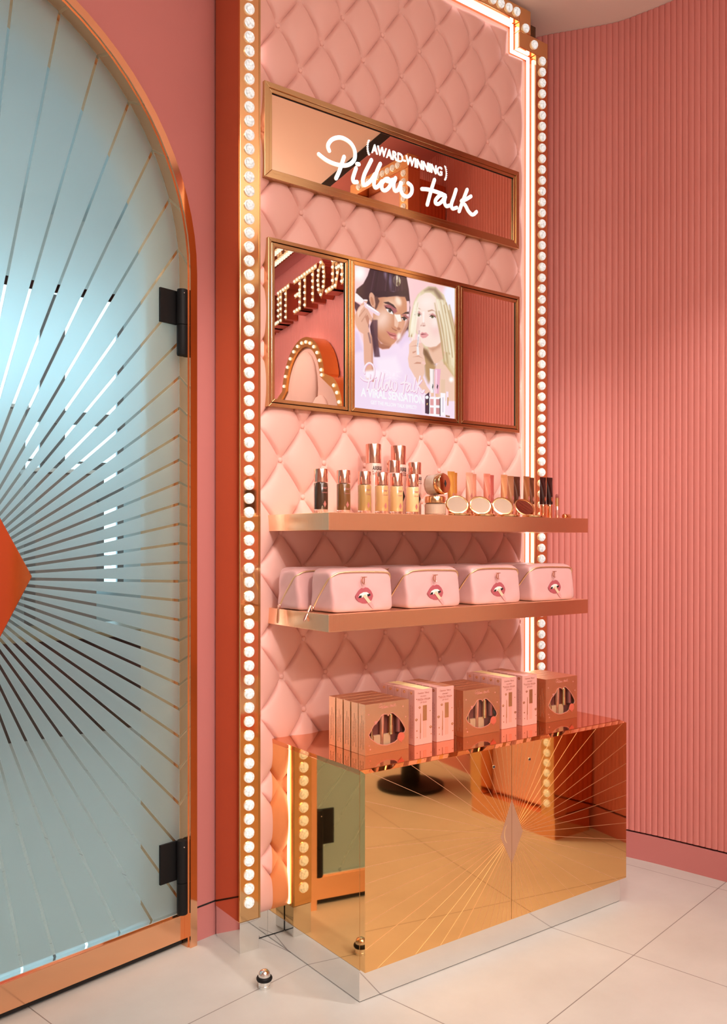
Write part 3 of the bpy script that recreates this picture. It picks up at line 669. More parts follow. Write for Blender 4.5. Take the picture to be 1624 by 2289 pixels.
(190,160,118,19,[880,854,890,858,952,671,984,470,973,469,934,663]),
(190,160,118,19,[827,800,836,804,898,618,930,417,919,416,880,610]),
(240,226,196,19,[850,889,860,893,921,707,953,506,942,505,904,699]),
(240,226,196,19,[907,793,917,797,979,610,1011,408,1000,406,961,602]),
(240,226,196,19,[900,853,909,857,971,670,1004,468,993,467,954,662]),
(190,160,118,19,[932,819,941,823,1004,635,1036,433,1025,432,986,627]),
(240,226,196,19,[820,886,830,890,891,705,923,505,912,503,874,697]),
(250,242,222,13,[619,789,625,790,597,642,583,552,579,551,589,641]),
(250,242,222,13,[611,813,617,814,589,666,575,576,571,575,581,665]),
(250,242,222,13,[618,827,624,828,595,680,582,590,577,589,588,679]),
(206,184,146,13,[573,780,579,781,551,633,538,543,533,543,544,632]),
(250,242,222,13,[601,781,607,782,579,634,565,544,561,544,571,633]),
(206,184,146,13,[610,831,616,832,587,684,574,594,569,593,580,683]),
(250,242,222,13,[583,820,589,821,561,674,547,584,543,583,553,673]),
(250,242,222,13,[592,777,598,778,570,630,557,540,552,540,563,629]),
(250,242,222,13,[573,806,579,807,551,659,538,569,533,568,543,658]),
(250,242,222,13,[605,835,611,836,583,688,570,598,565,597,575,687]),
(250,242,222,13,[571,773,577,774,549,626,536,536,532,536,542,625]),
(250,242,222,13,[590,829,596,830,567,682,554,592,550,591,560,681]),
(250,242,222,13,[609,797,615,798,586,650,573,559,568,559,579,649]),
(250,242,222,13,[590,836,596,837,568,689,555,599,550,599,560,688]),
(70,44,58,19,[229,994,236,997,207,854,197,850]),
(78,54,70,19,[189,990,196,990,162,847,152,843]),
(78,54,70,19,[357,1009,364,1020,355,879,345,875]),
(40,18,30,19,[218,993,225,995,195,852,186,849]),
(40,18,30,19,[319,1005,326,1013,312,871,302,868]),
(78,54,70,19,[308,1004,315,1011,299,869,289,866]),
(40,18,30,19,[387,1013,395,1025,391,885,381,881]),
(78,54,70,19,[392,1014,399,1026,396,885,386,882]),
(40,18,30,19,[378,1012,385,1024,380,883,370,879]),
(70,44,58,19,[448,1020,455,1036,461,896,450,892]),
(40,18,30,19,[366,1010,373,1021,366,880,356,877]),
(70,44,58,19,[415,1016,422,1030,422,890,412,886]),
(70,44,58,19,[308,1004,315,1011,299,869,289,866]),
(40,18,30,19,[327,1006,334,1015,321,873,311,869]),
(40,18,30,19,[319,1005,326,1013,311,871,301,868]),
(40,18,30,19,[226,994,233,997,205,854,195,850]),
(74,44,60,22,[168,635,172,636,175,514,196,383,189,382,168,507]),
(74,44,60,22,[174,636,178,636,181,514,202,384,195,383,174,508]),
(74,44,60,22,[180,637,184,637,187,515,208,385,201,384,180,509]),
(74,44,60,22,[187,638,191,638,194,516,215,385,208,384,187,510]),
(74,44,60,22,[193,639,197,639,200,517,221,386,214,385,193,511]),
(74,44,60,22,[199,640,203,640,206,518,227,387,220,386,199,511]),
(74,44,60,22,[205,640,210,641,212,519,234,388,227,387,205,512]),
(74,44,60,22,[212,641,216,642,219,519,240,388,233,388,212,513]),
(252,244,252,10,[407,274,410,273,405,252]),
(252,244,252,10,[398,298,401,296,441,300]),
(252,244,252,10,[301,285,303,283,341,282]),
(252,244,252,10,[413,267,416,265,449,259]),
(252,244,252,10,[469,231,472,229,513,238]),
(252,244,252,10,[377,286,380,284,382,265]),
(252,244,252,10,[411,242,414,240,374,249]),
(252,244,252,10,[342,267,345,265,331,287]),
(252,244,252,10,[295,295,298,293,253,294]),
(252,244,252,10,[315,238,318,236,279,222]),
(252,244,252,10,[313,285,316,283,315,263]),
(252,244,252,10,[335,258,337,256,340,237]),
(252,244,252,10,[352,249,355,247,310,240]),
(252,244,252,10,[464,233,467,231,474,213]),
(252,244,252,10,[375,263,378,261,369,284]),
(252,244,252,10,[304,263,307,261,267,269]),
(252,244,252,10,[328,294,331,292,286,292]),
(252,244,252,10,[362,261,365,259,376,283])]
def poster_mesh():
    nx, nz = 250, 310
    U, Vv = np.meshgrid(np.linspace(0, 1, nx), np.linspace(0, 1, nz)); asp = (PZ1-PZ0)/(PX1-PX0)
    img = np.zeros((nz, nx, 3)); img[:] = np.array([250, 206, 208])/255
    for r_, g_, b_, bl, c in POSTER:
        P = np.array(c, float).reshape(-1, 2)/1000; P = P[np.r_[True, np.abs(np.diff(P, axis=0)).sum(1) > 0]]
        w = max(bl/1000, .003)
        i0 = max(0, int((P[:, 0].min()-w)*nx)-1); i1 = min(nx, int((P[:, 0].max()+w)*nx)+2); j0 = max(0, int((P[:, 1].min()-w)*nz)-1); j1 = min(nz, int((P[:, 1].max()+w)*nz)+2)
        if i1 <= i0 or j1 <= j0: continue
        x = U[j0:j1, i0:i1]; y = Vv[j0:j1, i0:i1]; ins = np.zeros(x.shape, bool); d2 = np.full(x.shape, 9.)
        for k in range(len(P)):
            ax, ay = P[k-1]; bx, by = P[k]
            ins ^= ((ay > y) != (by > y)) & (x < (bx-ax)*(y-ay)/((by-ay) or 1e-9)+ax)
            ex, ez = bx-ax, (by-ay)*asp; L2 = ex*ex+ez*ez or 1e-9
            t = np.clip(((x-ax)*ex+(y-ay)*asp*ez)/L2, 0, 1); d2 = np.minimum(d2, (x-ax-t*ex)**2+((y-ay)*asp-t*ez)**2)
        sd = np.where(ins, 1, -1)*np.sqrt(d2); a = np.clip(.5+sd/w, 0, 1); a = (a*a*(3-2*a))[..., None]
        img[j0:j1, i0:i1] = img[j0:j1, i0:i1]*(1-a)+np.array([r_, g_, b_])/255*a
    lin = np.where(img <= .04045, img/12.92, ((img+.055)/1.055)**2.4)
    v = np.stack([PX0+U*(PX1-PX0), np.full(U.shape, 2.3470), PZ0+Vv*(PZ1-PZ0)], -1).reshape(-1, 3)
    b = MB(); b.v = [tuple(p) for p in v]
    b.f = [(j*nx+i, j*nx+i+1, (j+1)*nx+i+1, (j+1)*nx+i) for j in range(nz-1) for i in range(nx-1)]; b.mi = [0]*len(b.f)
    m = bpy.data.materials.new('lit_poster_print'); m.use_nodes = True; t = m.node_tree; p = t.nodes['Principled BSDF']
    at_ = t.nodes.new('ShaderNodeAttribute'); at_.attribute_name = 'print'; t.links.new(at_.outputs['Color'], p.inputs['Emission Color'])
    p.inputs['Emission Strength'].default_value = 1.0; p.inputs['Base Color'].default_value = (.02, .02, .02, 1); p.inputs['Roughness'].default_value = .12
    o = b.build('poster', m, tp3)
    ca = o.data.color_attributes.new('print', 'FLOAT_COLOR', 'POINT')
    ca.data.foreach_set('color', np.concatenate([lin.reshape(-1, 3), np.ones((nx*nz, 1))], 1).ravel().astype(np.float32)); return o
po = poster_mesh(); po['label'] = 'lit poster of two women with dark and blonde hair holding make-up'
PW = emis('poster_white_print', (.97, .95, .97), 1.0); PP = emis('poster_pink_print', (.80, .42, .60), 1.0); PP2 = emis('poster_pale_print', (.98, .84, .90), 1.0)
def pxz(u, v): return (PX0+u*(PX1-PX0), PZ0+v*(PZ1-PZ0))
for nm, mt_, w, yy, dx in (('poster_script', PP, .0040, 2.3466, .0012), ('poster_script', PP2, .0029, 2.3462, 0)):
    b = script(nm, lambda u, v: (pxz(.06, 0)[0]+.278*u+dx, 0, pxz(0, .135)[1]+.092*v+.004*u-dx), w, mt_, po, n=6, res=3)
    b.v = [(x, yy+y*.06, z) for x, y, z in b.v]; b.build(nm, mt_, po)
fp = lambda a, b, d: (a, 2.3464-d*.2, b)
x0, z0 = pxz(.062, .085); x1, z1 = pxz(.675, .148); text('poster_headline', 'A VIRAL SENSATION', x0, x1, z0, z1, fp, PW, po, bold=.03)
x0, z0 = pxz(.155, .038); x1, z1 = pxz(.600, .066); text('poster_tagline', 'GET THE PILLOW TALK EFFECT!', x0, x1, z0, z1, fp, PW, po, bold=.02)
# ------------------------------------------------------------------ shelves
for z0, z1, lab in ((1.2811, 1.3315, 'brushed copper box shelf carrying foundation bottles, jars and compacts'), (.9931, 1.0426, 'brushed copper box shelf carrying pink make-up bags')):
    s = thing('box_shelf', (1.934, 2.36, z0), lab, 'shelf', 'copper wall shelves')
    MB().box(1.374, 2.494, 2.0239, 2.372, z0, z1).build('shelf_box', BRUSH, s, bevel=.0009)
    MB().box(1.40, 2.47, 2.36, 2.376, z0+.008, z1-.008).build('wall_bracket', DARK, s)
# ------------------------------------------------------------------ golden cabinet
cb = thing('display_cabinet', (1.95, 2.12, 0), 'low gold mirror-clad cabinet with etched sunburst doors under the shelves', 'cabinet')
MB().box(1.389, 2.511, 1.8965, 2.374, .0875, .6175).build('body', GOLDM, cb, bevel=.0006)
tpz = MB().add([(1.389, 1.8965, .6175), (2.511, 1.8965, .6175), (2.511, 2.366, .6175), (1.389, 2.366, .6175), (1.389, 1.8965, .630), (2.511, 1.8965, .630), (2.511, 2.366, .630), (1.389, 2.366, .630)],
    [(3, 2, 1, 0), (4, 5, 6, 7), (0, 1, 5, 4), (1, 2, 6, 5), (2, 3, 7, 6), (3, 0, 4, 7)])
tpz.build('top', ROSE, cb, bevel=.0008)
MB().box(1.389, 2.511, 1.8965, 2.3875, .002, .087).build('plinth', CHROME, cb, bevel=.0006)
MB().box(1.392, 2.508, 1.899, 2.366, 0, .002).build('shadow_gap', DARK, cb)
ETCH = mat('etched_line', (.90, .58, .34), .38, .9); ETCHD = mat('etched_diamond', (.62, .37, .24), .55, .75); ETCHM = mat('etched_monogram', (.95, .68, .36), .35, .9)
DC, DZ = 1.9493, .352
for k, (x0, x1) in enumerate(((1.389, 1.9478), (1.9492, 2.511))):
    b = MB(); y0, y1 = 1.8715, 1.8955; zt, zb = .6250, .0894; t = .004
    b.add([(x0, y0, zb), (x1, y0, zb), (x1, y0, zt), (x0, y0, zt), (x0, y1, zb), (x1, y1, zb), (x1, y1, zt+t), (x0, y1, zt+t)],
          [(0, 1, 2, 3), (5, 4, 7, 6), (4, 0, 3, 7), (1, 5, 6, 2), (3, 2, 6, 7), (4, 5, 1, 0)])
    d = b.build('door', GOLDM, cb, bevel=.0005)
    ry = MB(); sg_ = -1 if k == 0 else 1
    for i in range(60):
        q = i % 15; sx = [1, 1, -1, -1][i//15]; sz = [1, -1, -1, 1][i//15]; f = q/15 if i//15 % 2 == 0 else 1-q/15
        f = (i % 15+.5)/15
        dx, dz = sx*.85*f, sz*(1-f)
        if dx*sg_ <= 0: continue
        n = math.hypot(dx, dz); dx /= n; dz /= n
        # start at the diamond's edge, end at the door's edge
        hx, hu, hl = .049, .105, .0885
        r0 = 1/(abs(dx)/hx+abs(dz)/(hu if dz > 0 else hl))
        ex = ((x1 if dx > 0 else x0)-DC)/dx; ez = (((zt-.001) if dz > 0 else zb+.001)-DZ)/dz if abs(dz) > 1e-6 else 9
        r1 = min(ex, ez)-.001; w = .0006; px, pz = -dz*w, dx*w
        ry.prism([(DC+dx*r0+px, DZ+dz*r0+pz), (DC+dx*r0-px, DZ+dz*r0-pz), (DC+dx*r1-px, DZ+dz*r1-pz), (DC+dx*r1+px, DZ+dz*r1+pz)][::-1], XZ(y0), .0001, .0004)
    ry.build('etched_rays', ETCH, d)
    xe = x1 if k == 0 else x0
    MB().prism([(xe, DZ-.0885+.0003), (xe+sg_*.048, DZ), (xe, DZ+.105)] if k else [(xe, DZ+.105), (xe-.048, DZ), (xe, DZ-.0882)], XZ(y0), .0001, .0005).build('etched_diamond', ETCHD, d)
    lx = 1.8715 if k == 0 else 2.0268
    L = MB(); L.lathe([(.0055, 0), (.0055, .001), (.004, .0012)], (lx, y0, .5703), 18, 'y'); lk = L.build('lock', CHROME, d, smooth=40)
    MB().lathe([(.0034, 0), (.0034, .0016)], (lx, y0, .5703), 14, 'y').build('keyhole', DARK, lk)
    mo = MB()
    if k == 0: mo.tube([(DC-.004-.028*math.cos(R(a)), 1.8711, DZ+.005+.037*math.sin(R(a))) for a in range(-86, 87, 8)], [.0008+.0022*math.cos(R(a)) for a in range(-86, 87, 8)], 6)
    if k == 1:
        mo.tube([(DC+.001+.024*math.sin(R(a)), 1.8711, DZ+.005-.037*math.cos(R(a))) for a in range(0, 62, 8)], .0012, 6)
        mo.tube([(DC+.001+.024*math.sin(R(a)), 1.8711, DZ+.005+.037*math.cos(R(a))) for a in range(0, 62, 8)], .0012, 6)
        mo.box(DC+.0008, DC+.0030, 1.8708, 1.8714, DZ-.026, DZ+.040)
    mo.v = [(x, 1.8714+(y-1.8711)*.2, z) for x, y, z in mo.v]; mo.build('monogram', ETCHM, d)
# ------------------------------------------------------------------ door stop on the floor
ds = thing('door_stop', (1.2215, 2.118, 0), 'small round chrome door stop with a black rubber ring on the floor', 'door stop')
c = (1.2215, 2.118, 0)
MB().lathe([(.0170, 0), (.0170, .009), (.0165, .0095), (.0165, .010), (.0170, .0105), (.0170, .020)], c, 28).build('base', CHROME, ds, smooth=30)
MB().lathe([(.0165, .020), (.0205, .0215), (.0225, .0255), (.0225, .0285), (.0205, .0325), (.0165, .034)], c, 28).build('rubber_ring', BLACK, ds, smooth=50)
MB().lathe([(.0172, .034), (.0170, .036)]+[(.0168*math.cos(R(a)), .037+.0150*math.sin(R(a))) for a in range(10, 91, 10)], c, 28).build('dome', CHROME, ds, smooth=40)
# ------------------------------------------------------------------ make-up on the upper shelf
def srgb(r, g, b): return tuple((c/255/12.92 if c <= 10 else ((c/255+.055)/1.055)**2.4) for c in (r, g, b))
CAPM = mat('rose_gold_cap', (.84, .48, .38), .14, 1, bump=.05, bscale=30)
LOGO = mat('rose_logo_print', (.55, .20, .17), .3, .4)
TXT = mat('brown_print', (.12, .04, .03), .5)
US = 1.3318
def bottle(x, y, col, lab):
    t = thing('foundation_bottle', (x, y, US), lab, 'bottle', 'foundation bottles in the front row')
    r = .0207; c = (x, y, US)
    MB().lathe([(r*.94, 0), (r, .0015), (r, .0095), (r*.97, .0105)], c, 28).build('glass_base', CLEAR2, t, smooth=35)
    MB().lathe([(r*.96, .0106), (r, .0125), (r, .086), (r*.93, .0885), (r*.6, .090)], c, 32).build('filled_body', mat('liquid_'+lab.split()[0], col, .22, coat=1), t, smooth=40)
    MB().lathe([(r*.98, .0905), (r*.98, .1275), (r*.93, .1290), (r*.9, .1291)], c, 32).build('cap', CAPM, t, smooth=40)
    cyl = lambda a, b, d: (x+(r+.0003+d)*math.sin(a/r), y-(r+.0003+d)*math.cos(a/r), US+b)
    ll = MB(); ll.prism([(.0, .0165), (.0052, .026), (0, .0365), (-.0052, .026)], cyl, 0, .0004); ll.build('diamond_logo', LOGO, t)
    for k, (w, z) in enumerate(((.018, .0735), (.012, .0705), (.020, .0600), (.016, .0582))):
        b = MB(); n = 8
        b.grid(lambda u, v: cyl((u-.5)*w, z+v*(.0014 if k < 2 else .0007), .0001), n, 1); b.build('print_line', LOGO, t)
    return t
CLEAR2 = mat('thick_clear_glass', (.97, .93, .9), .02, trans=1, ior=1.45)
for x, c, l in ((1.412, (58, 34, 18), 'dark brown foundation bottle, first from the left on the upper shelf'), (1.4927, (110, 68, 30), 'mid brown foundation bottle, second from the left on the upper shelf'),
                (1.5704, (168, 128, 74), 'olive tan foundation bottle, third from the left on the upper shelf'), (1.6359, (192, 146, 94), 'honey beige foundation bottle, fourth from the left on the upper shelf'),
                (1.6939, (204, 158, 106), 'sand beige foundation bottle, fifth from the left on the upper shelf'), (1.7587, (218, 174, 124), 'palest foundation bottle, nearest to the stacked cream jars')):
    bottle(x, 2.12, srgb(*c), l)
SPB = mat('blush_spray_body', srgb(226, 176, 160), .3, coat=.6)
def spray(x, y, r, h, hc, lab):
    t = thing('spray_bottle', (x, y, US), lab, 'bottle', 'setting sprays behind the foundation')
    c = (x, y, US)
    MB().lathe([(r*.95, 0), (r, .003), (r, h-hc-.002), (r*.95, h-hc)], c, 32).build('body', SPB, t, smooth=40)
    MB().lathe([(r, h-hc), (r, h-.002), (r*.96, h), (r*.9, h)], c, 32).build('cap', CAPM, t, smooth=40)
    cyl = lambda a, b, d: (x+(r+.0003+d)*math.sin(a/r), y-(r+.0003+d)*math.cos(a/r), US+b)
    s = r/.0255; zt = h-hc-.010*s
    text('print', 'AIRBRUSH', -.019*s, .024*s, zt-.014*s, zt, cyl, DARK, t, bold=.02, ext=.0003)
    text('print', 'FLAWLESS', -.019*s, .024*s, zt-.021*s, zt-.0165*s, cyl, TXT, t, ext=.0003)
    text('print', 'SETTING SPRAY', -.019*s, .024*s, zt-.028*s, zt-.0235*s, cyl, TXT, t, ext=.0003)
    MB().prism([(0, .05*s), (.008*s, .068*s), (0, .086*s), (-.008*s, .068*s)], cyl, 0, .0004).build('diamond_logo', DARK, t)
spray(1.7177, 2.27, .0255, .235, .0625, 'tall blush setting spray with rose gold cap, left of the two tall ones')
spray(1.8225, 2.27, .0255, .236, .0625, 'tall blush setting spray with rose gold cap, right of the two tall ones')
spray(1.750, 2.205, .0215, .178, .039, 'shorter setting spray standing between the two tall ones, in front of them')
spray(1.8396, 2.205, .0215, .177, .039, 'shorter setting spray beside the tilted cream jar')
GJ = mat('gold_jar_lid', (.80, .50, .27), .12, 1); CREAM = mat('face_cream', srgb(240, 215, 195), .35, coat=.6)
def jar(name, lab, M, n):
    t = thing(name, M.translation, lab, 'jar', 'glass cream jars'); r = .0345
    def put(nm, prof, mt, p=t, ns=32, sm=40):
        b = MB(); b.lathe(prof, (0, 0, 0), ns); b.xf(M); return b.build(nm, mt, p, smooth=sm)
    put('glass', [(r*.86, 0), (r, .004), (r, .036), (r*.9, .0405)], CLEAR2, ns=12, sm=10)
    put('cream_filling', [(r*.8, .006), (r*.84, .008), (r*.84, .036), (r*.7, .038)], CREAM)
    ld = put('lid', [(r*.95, .041), (r*.98, .042), (r*.98, .059), (r*.9, .0625), (r*.55, .0645), (.0002, .065)], GJ)
    b = MB().prism([(0, -.012), (.006, 0), (0, .012), (-.006, 0)], lambda a, q, d: (a, q, .0645+d), 0, .001); b.xf(M); b.build('diamond_logo', DARK, ld)
jar('cream_jar', 'upright glass cream jar with gold lid, under the tilted jar', Matrix.Translation((1.850, 2.115, US)), 1)
ax = Vector((.22, -.97, .05)).normalized(); q = ax.to_track_quat('Z', 'Y').to_matrix().to_4x4()
jar('cream_jar', 'glass cream jar lying on top of the other jar, gold lid facing out', Matrix.Translation((1.848, 2.143, US+.065+.0348)) @ q, 2)
GC = mat('gold_compact', (.90, .62, .32), .10, 1); PAN = mat('pressed_powder', srgb(226, 176, 130), .7)
MIRP = mat('compact_mirror', (.95, .88, .76), .01, 1)
def compact(x, y, yaw, lean, lab):
    t = thing('powder_compact', (x, y, US), lab, 'compact', 'open gold compacts'); r = .0385
    Z = Matrix.Translation((x, y, US)) @ Matrix.Rotation(R(yaw), 4, 'Z')
    def put(nm, prof, mt, M, p=t):
        b = MB(); b.lathe(prof, (0, 0, 0), 36); b.v = [(a, c*.93, d) for a, c, d in b.v]; b.xf(M); return b.build(nm, mt, p, smooth=40)
    ba = put('base', [(r*.9, 0), (r, .002), (r, .0065), (r*.93, .0085), (r*.82, .0085), (r*.80, .0065)], GC, Z @ Matrix.Translation((0, -.036, 0)))
    put('powder_pan', [(r*.79, .0062), (r*.79, .0068)], PAN, Z @ Matrix.Translation((0, -.036, 0)), ba)
    H = Z @ Matrix.Translation((0, 0, .009)) @ Matrix.Rotation(R(90-lean), 4, 'X') @ Matrix.Translation((0, .036, 0))
    l = put('lid', [(r*.3, -.009), (r*.85, -.0075), (r, -.003), (r, -.001), (r*.93, 0), (r*.86, 0), (r*.85, -.0015)], GC, H)
    put('mirror', [(r*.85, -.0022), (r*.84, -.0012)], MIRP, H, l)
    b = MB(); b.tube([(-.008, 0, .0085), (.008, 0, .0085)], .0028, 12); b.xf(Z); b.build('hinge', GC, t, smooth=40)
compact(1.940, 2.105, -34, 30, 'open gold compact with its mirror facing out, nearest to the cream jars')
compact(2.048, 2.105, -30, 30, 'open gold compact, second from the left of the four compacts')
compact(2.156, 2.105, -26, 30, 'open gold compact, third from the left of the four compacts')
compact(2.270, 2.105, -16, 34, 'open gold compact with a dark reflection, nearest to the lipstick')
def tube_(x, y, col, lab, dark=False):
    t = thing('cream_tube', (x, y, US), lab, 'tube', 'cosmetic tubes standing on their caps')
    mt = mat('tube_'+lab.split()[0], col, .2, .35, coat=.7)
    MB().lathe([(.0098, 0), (.0105, .0015), (.0105, .052), (.0098, .054)], (x, y, US), 24).build('cap', CAPM if not dark else COPPER, t, smooth=40)
    b = MB(); n = 28; rows = ((.0545, .0108, .0108), (.058, .0122, .0122), (.085, .0130, .0112), (.115, .0146, .0075), (.138, .0158, .0026), (.1455, .0160, .0012), (.1460, .0164, .0012), (.1555, .0164, .0012))
    v = [(x+a*math.cos(2*math.pi*k/n), y+c*math.sin(2*math.pi*k/n), US+z) for z, a, c in rows for k in range(n)]
    f = [(j*n+k, j*n+(k+1) % n, (j+1)*n+(k+1) % n, (j+1)*n+k) for j in range(len(rows)-1) for k in range(n)]+[tuple(range((len(rows)-1)*n, len(rows)*n)), tuple(range(n))[::-1]]
    b.add(v, f); b.build('tube_body', mt, t, smooth=40)
    cf = lambda a, z, d: (x+a, y-.0122-d, US+z)
    MB().prism([(0, .064), (.0042, .074), (0, .084), (-.0042, .074)], cf, -.001, .0003).build('diamond_logo', LOGO if not dark else COPPER, t)
for x, y, c, l in ((1.996, 2.20, (205, 140, 62), 'golden cosmetic tube behind the first compact, front one of the pair'), (2.040, 2.235, (190, 122, 50), 'bronze-gold cosmetic tube peeping out behind the golden one'),
    (2.080, 2.20, (226, 168, 140), 'pale rose cosmetic tube, front one of the pair behind the second compact'), (2.131, 2.235, (214, 146, 118), 'rose cosmetic tube half hidden behind the pale rose one'),
    (2.165, 2.20, (226, 138, 116), 'coral pink cosmetic tube standing between the second and third compacts'), (2.2175, 2.235, (188, 92, 84), 'raspberry cosmetic tube half hidden behind the coral one'),
    (2.250, 2.20, (216, 150, 104), 'light tan cosmetic tube, first of three behind the third compact'), (2.309, 2.225, (176, 120, 86), 'taupe cosmetic tube, middle of three behind the third compact'), (2.352, 2.235, (88, 48, 34), 'dark brown cosmetic tube, last of three behind the third compact'),
    (2.366, 2.20, (164, 102, 62), 'bronze cosmetic tube, front one of the pair behind the last compact'), (2.428, 2.235, (108, 60, 40), 'deep bronze cosmetic tube half hidden behind the bronze one')):
    tube_(x, y, srgb(*c), l)
tube_(2.453, 2.20, srgb(50, 18, 16), 'near-black cosmetic tube on a copper cap, left of the dark pair', True)
tube_(2.484, 2.195, srgb(44, 14, 14), 'near-black cosmetic tube on a copper cap, right of the dark pair by the lipstick', True)
t = thing('lipstick', (2.4335, 2.115, US), 'open lipstick with rose bullet at the right end of the upper shelf', 'lipstick'); c = (2.4335, 2.115, US)
MB().lathe([(.0084, 0), (.0088, .001), (.0088, .043), (.0082, .044)], c, 20).build('base', mat('lipstick_base', (.85, .42, .36), .15, .9), t, smooth=40)
MB().lathe([(.0072, .0442), (.0072, .075)], c, 20).build('collar', GC, t, smooth=40)
b = MB(); b.lathe([(.0058, .0752), (.0060, .078), (.0058, .083), (.0046, .088), (.002, .0915), (.0002, .092)], (0, 0, 0), 20)
b.v = [(c[0]+x, c[1]+y, c[2]+z-(.006*(x/.006+1)*.5 if z > .079 else 0)) for x, y, z in b.v]; b.build('bullet', mat('rose_lip_colour', srgb(136, 66, 58), .4), t, smooth=60)
t = thing('lipstick_cover', (2.466, 2.10, US), 'small golden lipstick cap lying beside the open lipstick', 'cap')
MB().lathe([(.0080, -.016), (.0088, -.015), (.0088, .016), (.0080, .017)], (2.468, 2.10, US+.0088), 20, 'x').build('shell', GC, t, smooth=40)
# ------------------------------------------------------------------ make-up bags on the lower shelf
SAT = mat('satin_pink_bag', srgb(212, 160, 157), .34, bump=.04, bscale=700, sheen=.2, coat=.15); ZIP = mat('gold_zip', (.86, .64, .38), .3, 1, bump=.6, bscale=600)
PULL = mat('rose_gold_pull', (.90, .62, .52), .15, 1); LIPC = mat('lip_print', srgb(176, 84, 92), .6, noise=.2, nscale=300); TEETH = mat('teeth_print', srgb(244, 226, 220), .5); BLK = mat('black_print', (.01, .01, .01), .5)
MONO = mat('bronze_monogram', (.62, .30, .20), .25, .8)
LZ = 1.0428
def sgn(v, p): return math.copysign(abs(v)**p, v)
def make_bag(hang=1):
    bag = thing('makeup_bag', (1.517, 2.105, LZ), 'x', 'make-up bag', 'pink make-up bags on the lower shelf')
    X0, Y0, W_, D_, H_ = 1.517, 2.105, .112, .056, .128
    N = 22; V = []; F = []; key = {}
    def pt(p):
        k = tuple(round(c, 5) for c in p)
        if k in key: return key[k]
        n = (abs(p[0])**12+abs(p[1])**12+abs(p[2])**12)**(1/12); q = [c/n for c in p]
        z = (q[2]+1)/2; sy = 1-.16*z*z; sx = 1.0
        x = X0+q[0]*W_*sx; y = Y0+q[1]*D_*sy+ (.006*z)
        if q[1] < -.9: y += .002*math.sin(7*q[0]+2.2)*math.sin(5*q[2]+.7)*(1-z)
        if q[0] < -.6: x += .0009*math.sin(6*q[2]+3*q[1])-.006*(1-z)*(q[1]+.2)
        if q[2] > .9: y += 0; 
        zz = LZ+z*H_
        if q[1] < -.5 and q[2] > -.5: zz -= .010*max(0, q[1]*-1-.5)*z
        if abs(q[0]) > .8: zz -= (abs(q[0])-.8)*.022*z
        V.append((x, y, max(zz, LZ))); key[k] = len(V)-1; return len(V)-1
    for a in range(3):
        for s in (-1, 1):
            for i in range(N):
                for j in range(N):
                    q = []
                    for di, dj in ((0, 0), (1, 0), (1, 1), (0, 1)):
                        p = [0, 0, 0]; p[a] = s; p[(a+1) % 3] = -1+2*(i+di)/N; p[(a+2) % 3] = -1+2*(j+dj)/N; q.append(pt(p))
                    F.append(tuple(q if s > 0 else q[::-1]))
    MB().add(V, F).build('fabric_body', SAT, bag, smooth=180)
    def skin(x, z):                                        # front surface at (x, z)
        best = None
        for v in V:
            if v[1] < Y0-.02:
                d = (v[0]-x)**2+(v[2]-z)**2
                if best is None or d < best[0]: best = (d, v[1])
        return best[1]
    zp = [(X0+.110, Y0-.036, LZ+.088), (X0+.106, Y0-.0425, LZ+.104), (X0+.090, Y0-.0435, LZ+.1135), (X0, Y0-.0430, LZ+.1170), (X0-.072, Y0-.0430, LZ+.1160), (X0-.100, Y0-.0415, LZ+.107), (X0-.1105, Y0-.030, LZ+.095), (X0-.1128, Y0-.010, LZ+.072), (X0-.1145, Y0+.014, LZ+.044), (X0-.1165, Y0+.034, LZ+.016)]
    zo = MB().tube(cr(zp, 6), .0026, 8).build('zip', ZIP, bag, smooth=60)
    sx_, sy_, sz_ = X0-.1165, Y0+.036, LZ+.012
    pm = MB(); pm.ball((sx_-.002, sy_, sz_), .0055, 10, (1, 1, .8)); pm.tube(circ3((sx_-.010, sy_-.004, sz_-.004), .005), .0013, 6, True)
    pb = pm.build('zip_slider', PULL, bag, smooth=60)
    th_ = MB(); th_.prism([(-.004, 0), (.004, 0), (.006, -.034), (.003, -.040), (-.003, -.040), (-.006, -.034)], lambda a, b, d: (a, b*1.4, d), 0, .003)
    th_.v = [(sx_-.011+.75*max(b, -.024)+.08*b-d, sy_-.004+a, LZ+.020+.85*b) if hang == 1 else (sx_-.007+.06*b-d, sy_-.004+a, LZ+.008+.9*b) if hang == 2 else (sx_-.011+b*.55, sy_-.004+a, LZ+.0036+d*.5) for a, b, d in th_.v]
    th_.build('pull_tab', PULL, pb, bevel=.0008)
    cx, cz = 1.517, 1.0915; yf = min(v[1] for v in V if abs(v[0]-cx) < .04 and v[1] < Y0)-.0003
    fl = lambda a, b, d: (cx+a/1000, yf-d, cz+b/1000)
    LIPS = [(-32.7,-2.5),(-26.4,6.3),(-18.7,15),(-9.3,21.3),(-1.6,20),(4.7,23),(14,21.3),(24.9,12.5),(31.1,2.5),(32.7,-3.8),(28.6,-13.8),(18.7,-21.3),(6.2,-24.5),(-6.2,-23.8),(-20.2,-18.8),(-29.5,-10)]
    lp = shape('lips_motif', [LIPS], fl, -.0015, .0004, LIPC, bag)
    shape('teeth', [[(-21.8,-5),(-15.6,3.8),(-3.1,8.8),(9.3,8.8),(20.2,2.5),(21.8,-2.5),(14,-3.8),(6.2,-2.5),(-3.1,-5),(-10.9,-7.5)]], fl, .0004, .0007, TEETH, lp)
